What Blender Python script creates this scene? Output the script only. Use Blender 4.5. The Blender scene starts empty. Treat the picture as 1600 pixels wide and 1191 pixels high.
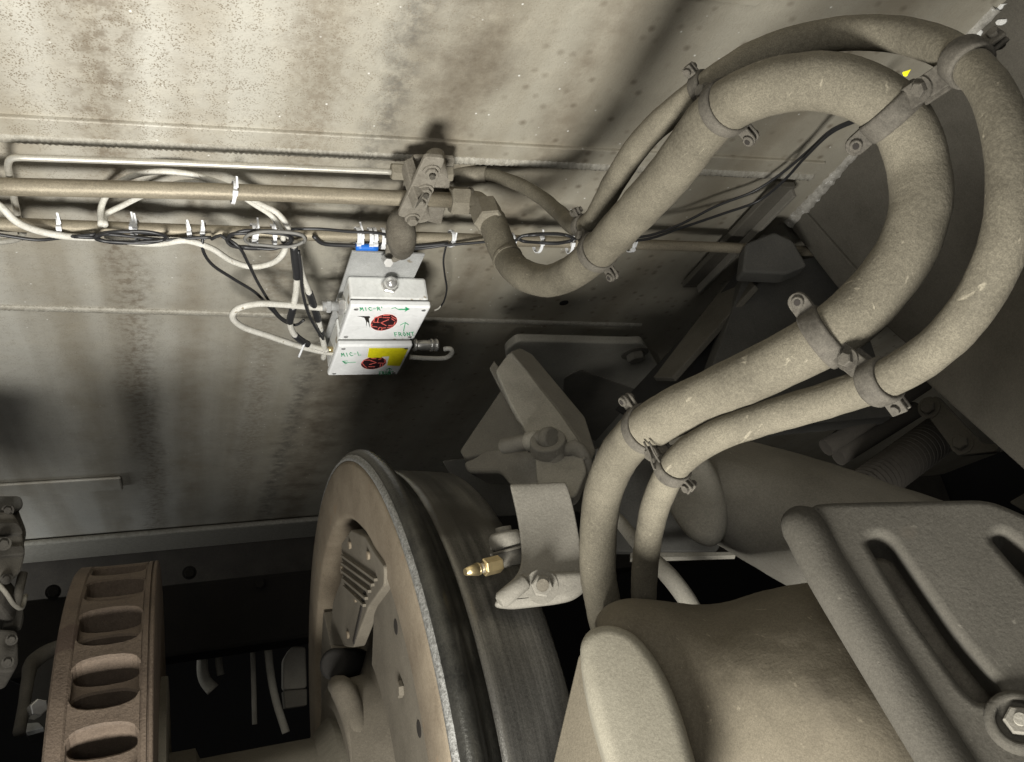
import bpy, bmesh, math, random
from mathutils import Vector as V, Matrix, Euler
random.seed(7)
sc = bpy.context.scene
COL = sc.collection

# ------------------------------------------------------------------ camera
# world: X along the axle, Y along the vehicle, Z up, metres, camera at the origin
F = 1250.0
dX = V((3000, 65.5, -1250)).normalized()
dY = V((-508, -599.5, -1250)); dY = (dY - dX * dX.dot(dY)).normalized()
dZ = dX.cross(dY)
R = Matrix((dX, dY, dZ))            # camera -> world
cam_d = bpy.data.cameras.new('camera')
cam = bpy.data.objects.new('camera', cam_d); COL.objects.link(cam)
cam.matrix_world = R.to_4x4()
cam_d.sensor_fit = 'HORIZONTAL'; cam_d.sensor_width = 36; cam_d.lens = 36 * F / 1600
cam_d.clip_start = 0.01; cam_d.clip_end = 100
sc.camera = cam

# ------------------------------------------------------------------ light
w = bpy.data.worlds.new('World'); sc.world = w; w.use_nodes = True
bg = w.node_tree.nodes['Background']
bg.inputs[0].default_value = (1.0, 0.98, 0.95, 1); bg.inputs[1].default_value = 0.14

def lamp(name, kind, loc, energy, color, size=0.1, aim=None, spot=None):
    d = bpy.data.lights.new(name, kind); d.energy = energy; d.color = color
    if kind == 'AREA': d.shape = 'DISK'; d.size = size
    else: d.shadow_soft_size = size
    if kind == 'SPOT': d.spot_size = math.radians(spot); d.spot_blend = 0.8
    o = bpy.data.objects.new(name, d); COL.objects.link(o); o.location = loc
    if aim is not None:
        o.rotation_euler = (V(aim) - V(loc)).to_track_quat('-Z', 'Y').to_euler()
    return o
lamp('pit_lamp', 'AREA', (-0.07, 0.34, -0.45), 20.0, (1.0, 0.975, 0.92), 0.30, (-0.03, 0.44, 0.65))
lamp('fill_lamp', 'AREA', (-0.32, -0.44, 0.02), 3.6, (1.0, 0.98, 0.94), 0.42, (0.40, 0.5, 0.45))  # soft fill added behind the camera, no actual torch there
lamp('side_lamp', 'AREA', (-0.80, 2.40, 0.42), 1.8, (0.95, 0.98, 1.0), 0.2, (-0.40, 2.60, 0.65))
sc.view_settings.view_transform = 'Standard'; sc.view_settings.look = 'None'
sc.view_settings.exposure = 0.28; sc.view_settings.gamma = 1.0

# ------------------------------------------------------------------ rays
def ray(px, py):
    return (R @ V((px - 800, -(py - 595.5), -F)))      # unnormalised: depth 1 -> F
def C(px, py, d): return ray(px, py) * (d / F)          # at camera depth d
def Zp(px, py, z): r = ray(px, py); return r * (z / r.z)
def Yp(px, py, y): r = ray(px, py); return r * (y / r.y)
def Xp(px, py, x): r = ray(px, py); return r * (x / r.x)

# ------------------------------------------------------------------ materials
def nd(nt, t, **kw):
    n = nt.nodes.new(t)
    for k, v in kw.items(): setattr(n, k, v)
    return n
def mat_base(name):
    m = bpy.data.materials.new(name); m.use_nodes = True
    nt = m.node_tree; b = nt.nodes['Principled BSDF']
    return m, nt, b
def noise(nt, vec, scale, detail=4, rough=0.6):
    n = nd(nt, 'ShaderNodeTexNoise'); n.inputs['Scale'].default_value = scale
    n.inputs['Detail'].default_value = detail; n.inputs['Roughness'].default_value = rough
    nt.links.new(vec, n.inputs['Vector']); return n.outputs['Fac']
def ramp(nt, fac, stops):
    r = nd(nt, 'ShaderNodeValToRGB'); e = r.color_ramp.elements
    while len(e) < len(stops): e.new(0.5)
    for i, (p, c) in enumerate(stops):
        e[i].position = p; e[i].color = (c, c, c, 1) if isinstance(c, (int, float)) else (*c, 1)
    nt.links.new(fac, r.inputs[0]); return r.outputs[0]
def mix(nt, fac, a, b, bt='MIX'):
    m = nd(nt, 'ShaderNodeMix', data_type='RGBA', blend_type=bt)
    for s, x in ((m.inputs[0], fac), (m.inputs[6], a), (m.inputs[7], b)):
        if isinstance(x, (int, float)): s.default_value = x
        elif isinstance(x, tuple): s.default_value = (*x, 1)
        else: nt.links.new(x, s)
    return m.outputs[2]
def dusty(name, c1, c2, scale=14, rough=0.85, metal=0.0, bump=0.25, spec=0.25, speck=None, chips=None, fine=420, stretch=None, scratch=0, grain=0.4, weave=False):
    m, nt, b = mat_base(name)
    tc = nd(nt, 'ShaderNodeTexCoord').outputs['Object']
    if stretch:
        mp = nd(nt, 'ShaderNodeMapping'); mp.inputs['Scale'].default_value = stretch
        nt.links.new(tc, mp.inputs[0]); tv = mp.outputs[0]
    else: tv = tc
    n1 = noise(nt, tv, scale, 6, 0.65); n2 = noise(nt, tc, fine, 2, 0.5)
    col = mix(nt, ramp(nt, n1, [(0.32, 0.0), (0.68, 1.0)]), c1, c2)
    col = mix(nt, ramp(nt, n2, [(0.3, 0.0), (0.75, 0.28)]), col, tuple(min(1, x * 1.5) for x in c2))
    col = mix(nt, ramp(nt, noise(nt, tc, fine * 0.45, 3, 0.7), [(0.55, 0.0), (0.85, 0.30)]), col, tuple(x * 0.5 for x in c1))
    if scratch:
        mp2 = nd(nt, 'ShaderNodeMapping'); mp2.inputs['Scale'].default_value = (1.0, 0.16, 0.5); mp2.inputs['Rotation'].default_value = (0.4, 0.3, 0.9); nt.links.new(tc, mp2.inputs[0])
        col = mix(nt, ramp(nt, noise(nt, mp2.outputs[0], 190, 3, 0.6), [(scratch, 0.0), (scratch + .05, 0.7)]), col, tuple(min(1, x * 1.75) for x in c2))
    if grain:
        col = mix(nt, ramp(nt, noise(nt, tc, 1150, 2, 0.7), [(0.35, grain), (0.65, 0.0)]), col, tuple(x * 0.55 for x in c1))
    if speck:
        sc_, c3, lo = speck
        col = mix(nt, ramp(nt, noise(nt, tc, sc_, 3, 0.55), [(lo, 0.0), (lo + 0.05, 1.0)]), col, c3)
    if chips:
        sc_, c3, lo = chips
        col = mix(nt, ramp(nt, noise(nt, tc, sc_, 5, 0.7), [(lo, 0.0), (lo + 0.03, 1.0)]), col, c3)
    nt.links.new(col, b.inputs['Base Color'])
    b.inputs['Metallic'].default_value = metal
    b.inputs['Specular IOR Level'].default_value = spec
    nt.links.new(ramp(nt, n1, [(0.2, rough * 0.88), (0.8, min(1, rough * 1.08))]), b.inputs['Roughness'])
    bp = nd(nt, 'ShaderNodeBump'); bp.inputs['Strength'].default_value = bump; bp.inputs['Distance'].default_value = 0.0004
    add = nd(nt, 'ShaderNodeMath', operation='ADD'); nt.links.new(n2, add.inputs[0]); nt.links.new(noise(nt, tc, scale * 6, 5, 0.7), add.inputs[1])
    if weave:
        at = nd(nt, 'ShaderNodeAttribute', attribute_name='along'); s1 = nd(nt, 'ShaderNodeMath', operation='SINE'); ml = nd(nt, 'ShaderNodeMath', operation='MULTIPLY')
        nt.links.new(at.outputs['Fac'], ml.inputs[0]); ml.inputs[1].default_value = 2 * math.pi / .0032; nt.links.new(ml.outputs[0], s1.inputs[0])
        ad2 = nd(nt, 'ShaderNodeMath', operation='MULTIPLY_ADD'); nt.links.new(s1.outputs[0], ad2.inputs[0]); ad2.inputs[1].default_value = 0.02; nt.links.new(add.outputs[0], ad2.inputs[2]); add = ad2
    nt.links.new(add.outputs[0], bp.inputs['Height']); nt.links.new(bp.outputs[0], b.inputs['Normal'])
    return m
def plain(name, c, rough=0.5, metal=0.0, spec=0.5):
    m, nt, b = mat_base(name)
    tc = nd(nt, 'ShaderNodeTexCoord').outputs['Object']
    n = noise(nt, tc, 160, 3, 0.6)
    nt.links.new(mix(nt, ramp(nt, n, [(0.35, 0.0), (0.75, 0.45)]), c, tuple(x * 0.62 for x in c)), b.inputs['Base Color'])
    b.inputs['Roughness'].default_value = rough; b.inputs['Metallic'].default_value = metal
    b.inputs['Specular IOR Level'].default_value = spec
    return m

def floor_mat():
    m, nt, b = mat_base('weathered_floor_plate')
    tcn = nd(nt, 'ShaderNodeTexCoord'); tc = tcn.outputs['Object']
    sep = nd(nt, 'ShaderNodeSeparateXYZ'); nt.links.new(tc, sep.inputs[0])
    mp = nd(nt, 'ShaderNodeMapping'); mp.inputs['Scale'].default_value = (1, 0.045, 1); nt.links.new(tc, mp.inputs[0])
    streak = noise(nt, mp.outputs[0], 11, 4, 0.5)
    big = noise(nt, tc, 3.2, 5, 0.6); mid = noise(nt, tc, 22, 6, 0.7); fine = noise(nt, tc, 260, 3, 0.6)
    # clean greyish plate on the left, dusty khaki to the right
    wob = nd(nt, 'ShaderNodeMath', operation='MULTIPLY_ADD'); nt.links.new(big, wob.inputs[0]); wob.inputs[1].default_value = 0.5
    nt.links.new(sep.outputs[0], wob.inputs[2])
    side = ramp(nt, wob.outputs[0], [(0.18, 0.0), (0.52, 1.0)])
    col = mix(nt, side, (0.54, 0.525, 0.465), (0.37, 0.345, 0.28))
    col = mix(nt, ramp(nt, streak, [(0.42, 0.0), (0.66, 0.6)]), col, (0.25, 0.215, 0.155))
    col = mix(nt, ramp(nt, mid, [(0.48, 0.0), (0.80, 0.32)]), col, (0.52, 0.48, 0.38))
    def band(x0, hw, colr, amount, nsc=30, lo=0.35, hi=0.6):
        sub = nd(nt, 'ShaderNodeMath', operation='SUBTRACT'); nt.links.new(sep.outputs[0], sub.inputs[0]); sub.inputs[1].default_value = x0
        wv = nd(nt, 'ShaderNodeMath', operation='MULTIPLY_ADD'); nt.links.new(noise(nt, tc, 9, 3), wv.inputs[0]); wv.inputs[1].default_value = hw * 1.6; wv.inputs[2].default_value = -hw * 0.8
        ad = nd(nt, 'ShaderNodeMath', operation='ADD'); nt.links.new(sub.outputs[0], ad.inputs[0]); nt.links.new(wv.outputs[0], ad.inputs[1])
        ab = nd(nt, 'ShaderNodeMath', operation='ABSOLUTE'); nt.links.new(ad.outputs[0], ab.inputs[0])
        g = nd(nt, 'ShaderNodeMapRange'); nt.links.new(ab.outputs[0], g.inputs[0]); g.inputs[1].default_value = 0; g.inputs[2].default_value = hw
        g.inputs[3].default_value = amount; g.inputs[4].default_value = 0; g.interpolation_type = 'SMOOTHSTEP'
        ml = nd(nt, 'ShaderNodeMath', operation='MULTIPLY'); nt.links.new(g.outputs[0], ml.inputs[0])
        nt.links.new(ramp(nt, noise(nt, tc, nsc, 5, 0.7), [(lo, 0.15), (hi, 1.0)]), ml.inputs[1])
        return ml.outputs[0], colr
    for a in [(-0.065, 0.05, (0.13, 0.095, 0.06), 0.6, 70, 0.45, 0.6), (0.14, 0.05, (0.15, 0.11, 0.07), 0.45, 90, 0.4, 0.6),
              (0.30, 0.09, (0.10, 0.078, 0.054), 0.8, 12, 0.35, 0.65), (0.23, 0.04, (0.06, 0.055, 0.05), 0.6, 40, 0.4, 0.6),
              (0.44, 0.05, (0.14, 0.11, 0.075), 0.6, 14, 0.35, 0.65), (0.02, 0.05, (0.20, 0.15, 0.09), 0.4, 8, 0.35, 0.6), (-0.16, 0.05, (0.30, 0.26, 0.19), 0.5, 10, 0.3, 0.6)]:
        f, c = band(*a); col = mix(nt, f, col, c)
    # rust pits: dense small ones, sparse larger ones
    vz = nd(nt, 'ShaderNodeTexVoronoi'); vz.inputs['Scale'].default_value = 470; nt.links.new(tc, vz.inputs['Vector'])
    pits = ramp(nt, vz.outputs['Distance'], [(0.26, 1.0), (0.48, 0.0)])
    gate = ramp(nt, noise(nt, tc, 60, 4, 0.7), [(0.42, 0.0), (0.56, 0.9)])
    pm = mix(nt, 1.0, pits, gate, 'MULTIPLY')
    inv = mix(nt, 1.0, ramp(nt, sep.outputs[0], [(0.0, 1.0), (0.42, 0.2)]), ramp(nt, sep.outputs[1], [(0.72, 1.0), (0.95, 0.4)]), 'MULTIPLY')
    col = mix(nt, mix(nt, 1.0, pm, inv, 'MULTIPLY'), col, (0.19, 0.155, 0.11))
    v2 = nd(nt, 'ShaderNodeTexVoronoi'); v2.inputs['Scale'].default_value = 55; v2.inputs['Randomness'].default_value = 1.0; nt.links.new(tc, v2.inputs['Vector'])
    blots = ramp(nt, v2.outputs['Distance'], [(0.08, 0.9), (0.34, 0.0)])
    sepc = nd(nt, 'ShaderNodeSeparateColor'); nt.links.new(v2.outputs['Color'], sepc.inputs[0])
    bl = mix(nt, 1.0, mix(nt, 1.0, blots, ramp(nt, sepc.outputs[0], [(0.35, 0.0), (0.75, 0.8)]), 'MULTIPLY'), ramp(nt, wob.outputs[0], [(0.45, 0.08), (0.72, 0.9)]), 'MULTIPLY')
    col = mix(nt, bl, col, (0.12, 0.095, 0.065))
    # tiny pale paint flecks
    v3 = nd(nt, 'ShaderNodeTexVoronoi'); v3.inputs['Scale'].default_value = 75; nt.links.new(tc, v3.inputs['Vector'])
    s3 = nd(nt, 'ShaderNodeSeparateColor'); nt.links.new(v3.outputs['Color'], s3.inputs[0])
    fl = mix(nt, 1.0, ramp(nt, v3.outputs['Distance'], [(0.06, 1.0), (0.12, 0.0)]), ramp(nt, s3.outputs[1], [(0.80, 0.0), (0.84, 1.0)]), 'MULTIPLY')
    col = mix(nt, fl, col, (0.72, 0.71, 0.66))
    nt.links.new(col, b.inputs['Base Color'])
    b.inputs['Metallic'].default_value = 0.15; b.inputs['Specular IOR Level'].default_value = 0.4
    nt.links.new(ramp(nt, mid, [(0.3, 0.42), (0.7, 0.62)]), b.inputs['Roughness'])
    bp = nd(nt, 'ShaderNodeBump'); bp.inputs['Strength'].default_value = 0.35; bp.inputs['Distance'].default_value = 0.0015
    ad = nd(nt, 'ShaderNodeMath', operation='ADD'); nt.links.new(fine, ad.inputs[0]); nt.links.new(mid, ad.inputs[1])
    nt.links.new(ad.outputs[0], bp.inputs['Height'])
    b2 = nd(nt, 'ShaderNodeBump'); b2.inputs['Strength'].default_value = 0.5; b2.inputs['Distance'].default_value = 0.012
    nt.links.new(noise(nt, tc, 4.5, 2, 0.4), b2.inputs['Height']); nt.links.new(b2.outputs[0], bp.inputs['Normal']); nt.links.new(bp.outputs[0], b.inputs['Normal'])
    return m

M = {}
M['floor'] = floor_mat()
M['hose'] = dusty('dusty_hose_rubber', (0.0719, 0.0638, 0.0464), (0.1650, 0.1481, 0.1105), 13, 0.9, bump=0.9, chips=(75, (0.42, 0.40, 0.34), 0.72), scratch=0.675, grain=0.5, weave=True)
M['clamp'] = dusty('dusty_clamp_steel', (0.0344, 0.0306, 0.0245), (0.1071, 0.0972, 0.0788), 40, 0.85, bump=0.5)
M['pipe'] = dusty('brown_steel_pipe', (0.17, 0.145, 0.105), (0.36, 0.32, 0.24), 60, 0.52, metal=0.3, bump=0.25, stretch=(0.15, 1, 1))
M['pipe_dust'] = dusty('dusty_pipe', (0.24, 0.215, 0.165), (0.34, 0.31, 0.245), 40, 0.8, bump=0.3)
M['fitting'] = dusty('dusty_brass_fitting', (0.16, 0.142, 0.108), (0.25, 0.228, 0.178), 50, 0.7, metal=0.2, bump=0.4)
M['bright_pipe'] = dusty('bare_thin_pipe', (0.42, 0.40, 0.34), (0.58, 0.56, 0.50), 60, 0.4, metal=0.5, bump=0.1, stretch=(0.2, 1, 1))
M['strap'] = dusty('grimy_strap_steel', (0.14, 0.125, 0.10), (0.25, 0.23, 0.19), 70, 0.9, bump=0.9)
M['rubber'] = dusty('grimy_rubber', (0.075, 0.065, 0.05), (0.16, 0.145, 0.115), 50, 0.9, bump=0.6)
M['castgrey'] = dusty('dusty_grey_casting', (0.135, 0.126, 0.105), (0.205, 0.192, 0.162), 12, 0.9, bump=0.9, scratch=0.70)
M['castlight'] = dusty('dusty_light_casting', (0.20, 0.188, 0.157), (0.30, 0.283, 0.238), 20, 0.9, bump=0.9, chips=(60, (0.5, 0.49, 0.45), 0.74))
M['motor'] = dusty('dusty_motor_casting', (0.0836, 0.0713, 0.0504), (0.1506, 0.1314, 0.0963), 6, 0.92, bump=0.6, chips=(45, (0.38, 0.355, 0.29), 0.72), scratch=0.68, speck=(7, (0.10, 0.086, 0.064), 0.64))
M['motorend'] = dusty('pale_dust_coat', (0.1700, 0.1562, 0.1198), (0.2307, 0.2145, 0.1684), 16, 0.95, bump=0.4)
M['cover'] = dusty('dusty_cover_casting', (0.0462, 0.0422, 0.0333), (0.0830, 0.0768, 0.0632), 7, 0.92, bump=0.8, scratch=0.68, speck=(9, (0.075, 0.066, 0.052), 0.63))
M['darkgrey'] = dusty('dark_grey_frame', (0.0527, 0.0515, 0.0465), (0.0868, 0.0837, 0.0744), 14, 0.8, bump=0.5)
M['frame'] = dusty('brown_grey_frame', (0.0713, 0.0653, 0.0525), (0.1237, 0.1140, 0.0938), 12, 0.85, bump=0.5)
M['weld'] = dusty('pale_weld', (0.22, 0.208, 0.175), (0.50, 0.48, 0.43), 80, 0.55, bump=2.0, chips=(120, (0.66, 0.65, 0.61), 0.60))
M['weldfloor'] = dusty('floor_weld', (0.26, 0.24, 0.195), (0.46, 0.44, 0.38), 110, 0.55, metal=0.15, bump=1.0)
M['rim'] = dusty('rusty_wheel_rim', (0.1131, 0.0897, 0.0624), (0.1950, 0.1622, 0.1170), 16, 0.9, bump=0.3, speck=(30, (0.16, 0.12, 0.08), 0.66))
M['worn'] = dusty('worn_bright_edge', (0.05, 0.048, 0.042), (0.38, 0.38, 0.36), 330, 0.5, metal=0.4, bump=1.5, fine=500)
M['flange'] = dusty('oily_flange_steel', (0.022, 0.022, 0.021), (0.085, 0.083, 0.072), 22, 0.30, metal=0.7, bump=0.8)
M['tread'] = dusty('wheel_tread_steel', (0.0625, 0.0600, 0.0537), (0.2125, 0.2038, 0.1812), 40, 0.34, metal=0.7, bump=0.5, stretch=(4, 0.12, 0.12), speck=(5, (0.075, 0.07, 0.06), 0.60))
M['web'] = dusty('dusty_wheel_web', (0.0863, 0.0750, 0.0577), (0.1425, 0.1260, 0.0975), 14, 0.9, bump=0.3)
M['discrust'] = dusty('rusty_brake_disc', (0.0484, 0.0352, 0.0255), (0.1126, 0.0862, 0.0634), 14, 0.8, bump=1.2, speck=(16, (0.06, 0.042, 0.032), 0.60), chips=(55, (0.21, 0.17, 0.13), 0.69))
M['discface'] = dusty('brake_disc_face', (0.16, 0.11, 0.08), (0.24, 0.17, 0.125), 60, 0.6, metal=0.3, bump=0.2)
M['axle'] = dusty('grimy_axle', (0.07, 0.063, 0.048), (0.115, 0.104, 0.08), 14, 0.8, bump=0.3)
M['black'] = plain('black_steel', (0.018, 0.017, 0.016), 0.7)
M['blackcable'] = plain('black_cable_sheath', (0.025, 0.025, 0.026), 0.42)
M['greycable'] = plain('grey_cable_sheath', (0.20, 0.195, 0.18), 0.6)
M['whitecable'] = dusty('white_cable_sheath', (0.52, 0.50, 0.43), (0.72, 0.70, 0.64), 60, 0.5, bump=0.1, speck=(120, (0.30, 0.26, 0.19), 0.66))
M['tie'] = plain('white_nylon', (0.78, 0.79, 0.80), 0.4)
M['bluetape'] = plain('blue_tape', (0.02, 0.16, 0.62), 0.4)
M['box'] = dusty('white_box_paint', (0.62, 0.63, 0.60), (0.76, 0.77, 0.74), 30, 0.5, bump=0.1, grain=0.1, speck=(38, (0.38, 0.335, 0.26), 0.63), fine=200)
M['lid'] = dusty('white_lid_paint', (0.76, 0.77, 0.76), (0.84, 0.85, 0.84), 30, 0.5, bump=0.08, grain=0.0, speck=(60, (0.5, 0.48, 0.42), 0.74), fine=160)
M['alu'] = dusty('dull_aluminium', (0.38, 0.385, 0.375), (0.52, 0.525, 0.515), 30, 0.5, metal=0.3, bump=0.1, speck=(40, (0.28, 0.25, 0.2), 0.66))
M['chrome'] = plain('nickel_plate', (0.74, 0.73, 0.70), 0.24, 0.72)
M['brass'] = plain('yellow_brass', (0.72, 0.58, 0.32), 0.32, 0.9)
M['yellow'] = plain('yellow_sticker', (0.86, 0.78, 0.01), 0.6)
M['logoblack'] = plain('black_print', (0.03, 0.012, 0.015), 0.5)
M['logored'] = plain('red_print', (0.88, 0.17, 0.14), 0.5)
M['green'] = plain('green_marker_ink', (0.02, 0.42, 0.17), 0.6)
M['smear'] = plain('dark_smear', (0.03, 0.027, 0.024), 0.9, 0.0, 0.05)
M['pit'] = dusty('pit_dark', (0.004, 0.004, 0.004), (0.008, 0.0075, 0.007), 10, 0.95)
M['calip'] = dusty('soiled_caliper_casting', (0.05, 0.045, 0.037), (0.10, 0.092, 0.076), 22, 0.9, bump=0.8)
M['calip2'] = dusty('dark_caliper_casting', (0.03, 0.027, 0.023), (0.065, 0.06, 0.05), 22, 0.9, bump=0.8)
M['pale'] = dusty('pale_dusty_plate', (0.33, 0.315, 0.265), (0.44, 0.42, 0.36), 14, 0.9, bump=0.6)
M['beambrown'] = dusty('dark_brown_beam', (0.035, 0.031, 0.026), (0.065, 0.058, 0.048), 12, 0.9)
M['beamdark'] = dusty('near_black_beam', (0.0096, 0.0088, 0.0080), (0.0192, 0.0176, 0.0152), 12, 0.95)  # one near-black tone for the bogie beam, its bolts and the spindle
M['paint'] = dusty('flaked_white_paint', (0.62, 0.61, 0.57), (0.85, 0.85, 0.83), 60, 0.7, bump=0.8)

# ------------------------------------------------------------------ object helpers
ORG = {}
def thing(name, label, cat, loc, group=None):
    o = bpy.data.objects.new(name, None); COL.objects.link(o); o.location = loc; o.empty_display_size = 0.02
    ORG[o.name] = V(loc); o['label'] = label; o['category'] = cat
    if group: o['group'] = group
    return o
def tag(o, label, cat, group=None, kind=None):
    if label: o['label'] = label
    if cat: o['category'] = cat
    if group: o['group'] = group
    if kind: o['kind'] = kind
    return o
def link(name, verts, faces, m, parent=None, smooth=False, origin=None, bevel=0, seg=2):
    if parent is not None: org = ORG[parent.name]
    elif origin is not None: org = V(origin)
    else:
        org = V((0, 0, 0))
        for v in verts: org += v
        org /= len(verts)
    me = bpy.data.meshes.new(name)
    me.from_pydata([tuple(V(v) - org) for v in verts], [], faces); me.validate()
    bm = bmesh.new(); bm.from_mesh(me); bmesh.ops.recalc_face_normals(bm, faces=bm.faces); bm.to_mesh(me); bm.free()
    me.materials.append(m)
    if smooth:
        for p in me.polygons: p.use_smooth = True
    o = bpy.data.objects.new(name, me); COL.objects.link(o)
    if parent is not None: o.parent = parent
    else: o.location = org
    ORG[o.name] = org
    if bevel:
        b = o.modifiers.new('bevel', 'BEVEL'); b.width = bevel; b.segments = seg; b.limit_method = 'ANGLE'; b.angle_limit = 0.6
        b.harden_normals = False
    return o
class MB:                      # collects shapes for one mesh
    def __init__(s): s.v = []; s.f = []
    def add(s, vs, fs):
        n = len(s.v); s.v += [V(x) for x in vs]; s.f += [[i + n for i in f] for f in fs]; return s
    def link(s, name, m, parent=None, **k): return link(name, s.v, s.f, m, parent, **k)
def spline(pts, rad, step=0.006):
    P = [V(p) for p in pts]; n = len(P)
    if isinstance(rad, (int, float)): rad = [rad] * n
    out = []; ro = []
    for i in range(n - 1):
        p0 = P[i - 1] if i > 0 else P[0] * 2 - P[1]; p1 = P[i]; p2 = P[i + 1]; p3 = P[i + 2] if i + 2 < n else P[-1] * 2 - P[-2]
        k = max(2, int((p2 - p1).length / step))
        d1 = max((p1 - p0).length, 1e-5) ** 0.5; d2 = max((p2 - p1).length, 1e-5) ** 0.5; d3 = max((p3 - p2).length, 1e-5) ** 0.5
        m1 = (p1 - p0) / d1 - (p2 - p0) / (d1 + d2) + (p2 - p1) / d2; m2 = (p2 - p1) / d2 - (p3 - p1) / (d2 + d3) + (p3 - p2) / d3
        m1 *= d2; m2 *= d2
        for j in range(k):
            t = j / k; t2 = t * t; t3 = t2 * t
            out.append((2 * t3 - 3 * t2 + 1) * p1 + (t3 - 2 * t2 + t) * m1 + (-2 * t3 + 3 * t2) * p2 + (t3 - t2) * m2)
            ro.append(rad[i] * (1 - t) + rad[i + 1] * t)
    out.append(P[-1]); ro.append(rad[-1]); return out, ro
def tube_geo(path, rad, seg=12, flat=None):
    n = len(path); T = []
    for i in range(n):
        t = path[min(i + 1, n - 1)] - path[max(i - 1, 0)]; T.append(t.normalized() if t.length > 1e-9 else V((1, 0, 0)))
    u = T[0].orthogonal().normalized(); vs = []; fs = []
    for i in range(n):
        u = (u - T[i] * u.dot(T[i])).normalized(); q = T[i].cross(u)
        for k in range(seg):
            a = 2 * math.pi * k / seg
            vs.append(path[i] + (u * math.cos(a) + q * math.sin(a)) * rad[i])
    for i in range(n - 1):
        for k in range(seg):
            a = i * seg + k; b = i * seg + (k + 1) % seg
            fs.append([a, b, b + seg, a + seg])
    fs.append(list(range(seg))[::-1]); fs.append([(n - 1) * seg + k for k in range(seg)])
    return vs, fs
def tube(name, pts, rad, m, parent=None, step=0.006, seg=12):
    p, r = spline(pts, rad, step); vs, fs = tube_geo(p, r, seg)
    return link(name, vs, fs, m, parent, smooth=True, origin=None if parent else p[0])
def frame(axis):
    a = V(axis).normalized(); u = a.orthogonal().normalized(); return a, u, a.cross(u)
def lathe_geo(c, axis, prof, seg=24, closed=False, up=None, a0=0):
    a, u, q = frame(axis)
    if up is not None: u = (V(up) - a * a.dot(V(up))).normalized(); q = a.cross(u)
    vs = []; fs = []; n = len(prof)
    for k in range(seg):
        t = 2 * math.pi * k / seg + a0
        for (x, r) in prof: vs.append(V(c) + a * x + (u * math.cos(t) + q * math.sin(t)) * r)
    for k in range(seg):
        k2 = (k + 1) % seg
        for i in range(n if closed else n - 1):
            j = (i + 1) % n; fs.append([k * n + i, k2 * n + i, k2 * n + j, k * n + j])
    if not closed:
        fs.append([k * n for k in range(seg)]); fs.append([k * n + n - 1 for k in range(seg)][::-1])
    return vs, fs
def cyl_geo(p0, p1, r0, r1=None, seg=20, up=None, a0=0, ch=0):
    p0 = V(p0); p1 = V(p1); L = (p1 - p0).length; r1 = r0 if r1 is None else r1
    prof = [(0, r0), (L, r1)] if not ch else [(0, r0 - ch), (ch, r0), (L - ch, r1), (L, r1 - ch)]
    return lathe_geo(p0, p1 - p0, prof, seg, up=up, a0=a0)
def cyl(name, p0, p1, r0, m, parent=None, r1=None, seg=20, smooth=None, ch=0.0, **k):
    vs, fs = cyl_geo(p0, p1, r0, r1, seg, ch=ch)
    o = link(name, vs, fs, m, parent, smooth=False, **k)
    if seg > 8:
        for p in o.data.polygons: p.use_smooth = len(p.vertices) == 4
    return o
def hexa(name, p0, p1, r, m, parent=None): return cyl(name, p0, p1, r, m, parent, seg=6, ch=r * 0.12)
def box_geo(c, ax, ay, az):       # half axes
    c = V(c); ax = V(ax); ay = V(ay); az = V(az)
    vs = [c + ax * i + ay * j + az * k for i in (-1, 1) for j in (-1, 1) for k in (-1, 1)]
    return vs, [[0, 1, 3, 2], [4, 6, 7, 5], [0, 4, 5, 1], [2, 3, 7, 6], [0, 2, 6, 4], [1, 5, 7, 3]]
def box(name, c, ax, ay, az, m, parent=None, bevel=0.0, **k):
    vs, fs = box_geo(c, ax, ay, az); return link(name, vs, fs, m, parent, bevel=bevel, **k)
def abox(name, lo, hi, m, parent=None, bevel=0.0, **k):
    lo = V(lo); hi = V(hi); h = (hi - lo) / 2
    return box(name, (lo + hi) / 2, (h.x, 0, 0), (0, h.y, 0), (0, 0, h.z), m, parent, bevel, **k)
class Plane:
    def __init__(s, a, b, c):
        s.o = V(a); s.u = (V(b) - s.o).normalized(); n = s.u.cross(V(c) - s.o).normalized()
        if n.dot(s.o) > 0: n = -n                 # towards the camera
        s.n = n; s.v = n.cross(s.u)
    def at(s, px, py):
        r = ray(px, py); return r * (s.o.dot(s.n) / r.dot(s.n))
    def uv(s, p): d = p - s.o; return (d.dot(s.u), d.dot(s.v))
    def P(s, px, py): return s.uv(s.at(px, py))
def PD(a, b, c): return Plane(C(*a), C(*b), C(*c))
def rounded(pts, r, n=4):
    if not r: return pts
    out = []; N = len(pts)
    for i in range(N):
        p = V((*pts[i], 0)); a = V((*pts[i - 1], 0)) - p; b = V((*pts[(i + 1) % N], 0)) - p
        rr = min(r, a.length * 0.45, b.length * 0.45); s = p + a.normalized() * rr; e = p + b.normalized() * rr
        for k in range(n + 1):
            t = k / n; q = s * (1 - t) ** 2 + p * 2 * t * (1 - t) + e * t * t; out.append((q.x, q.y))
    return out
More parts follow.
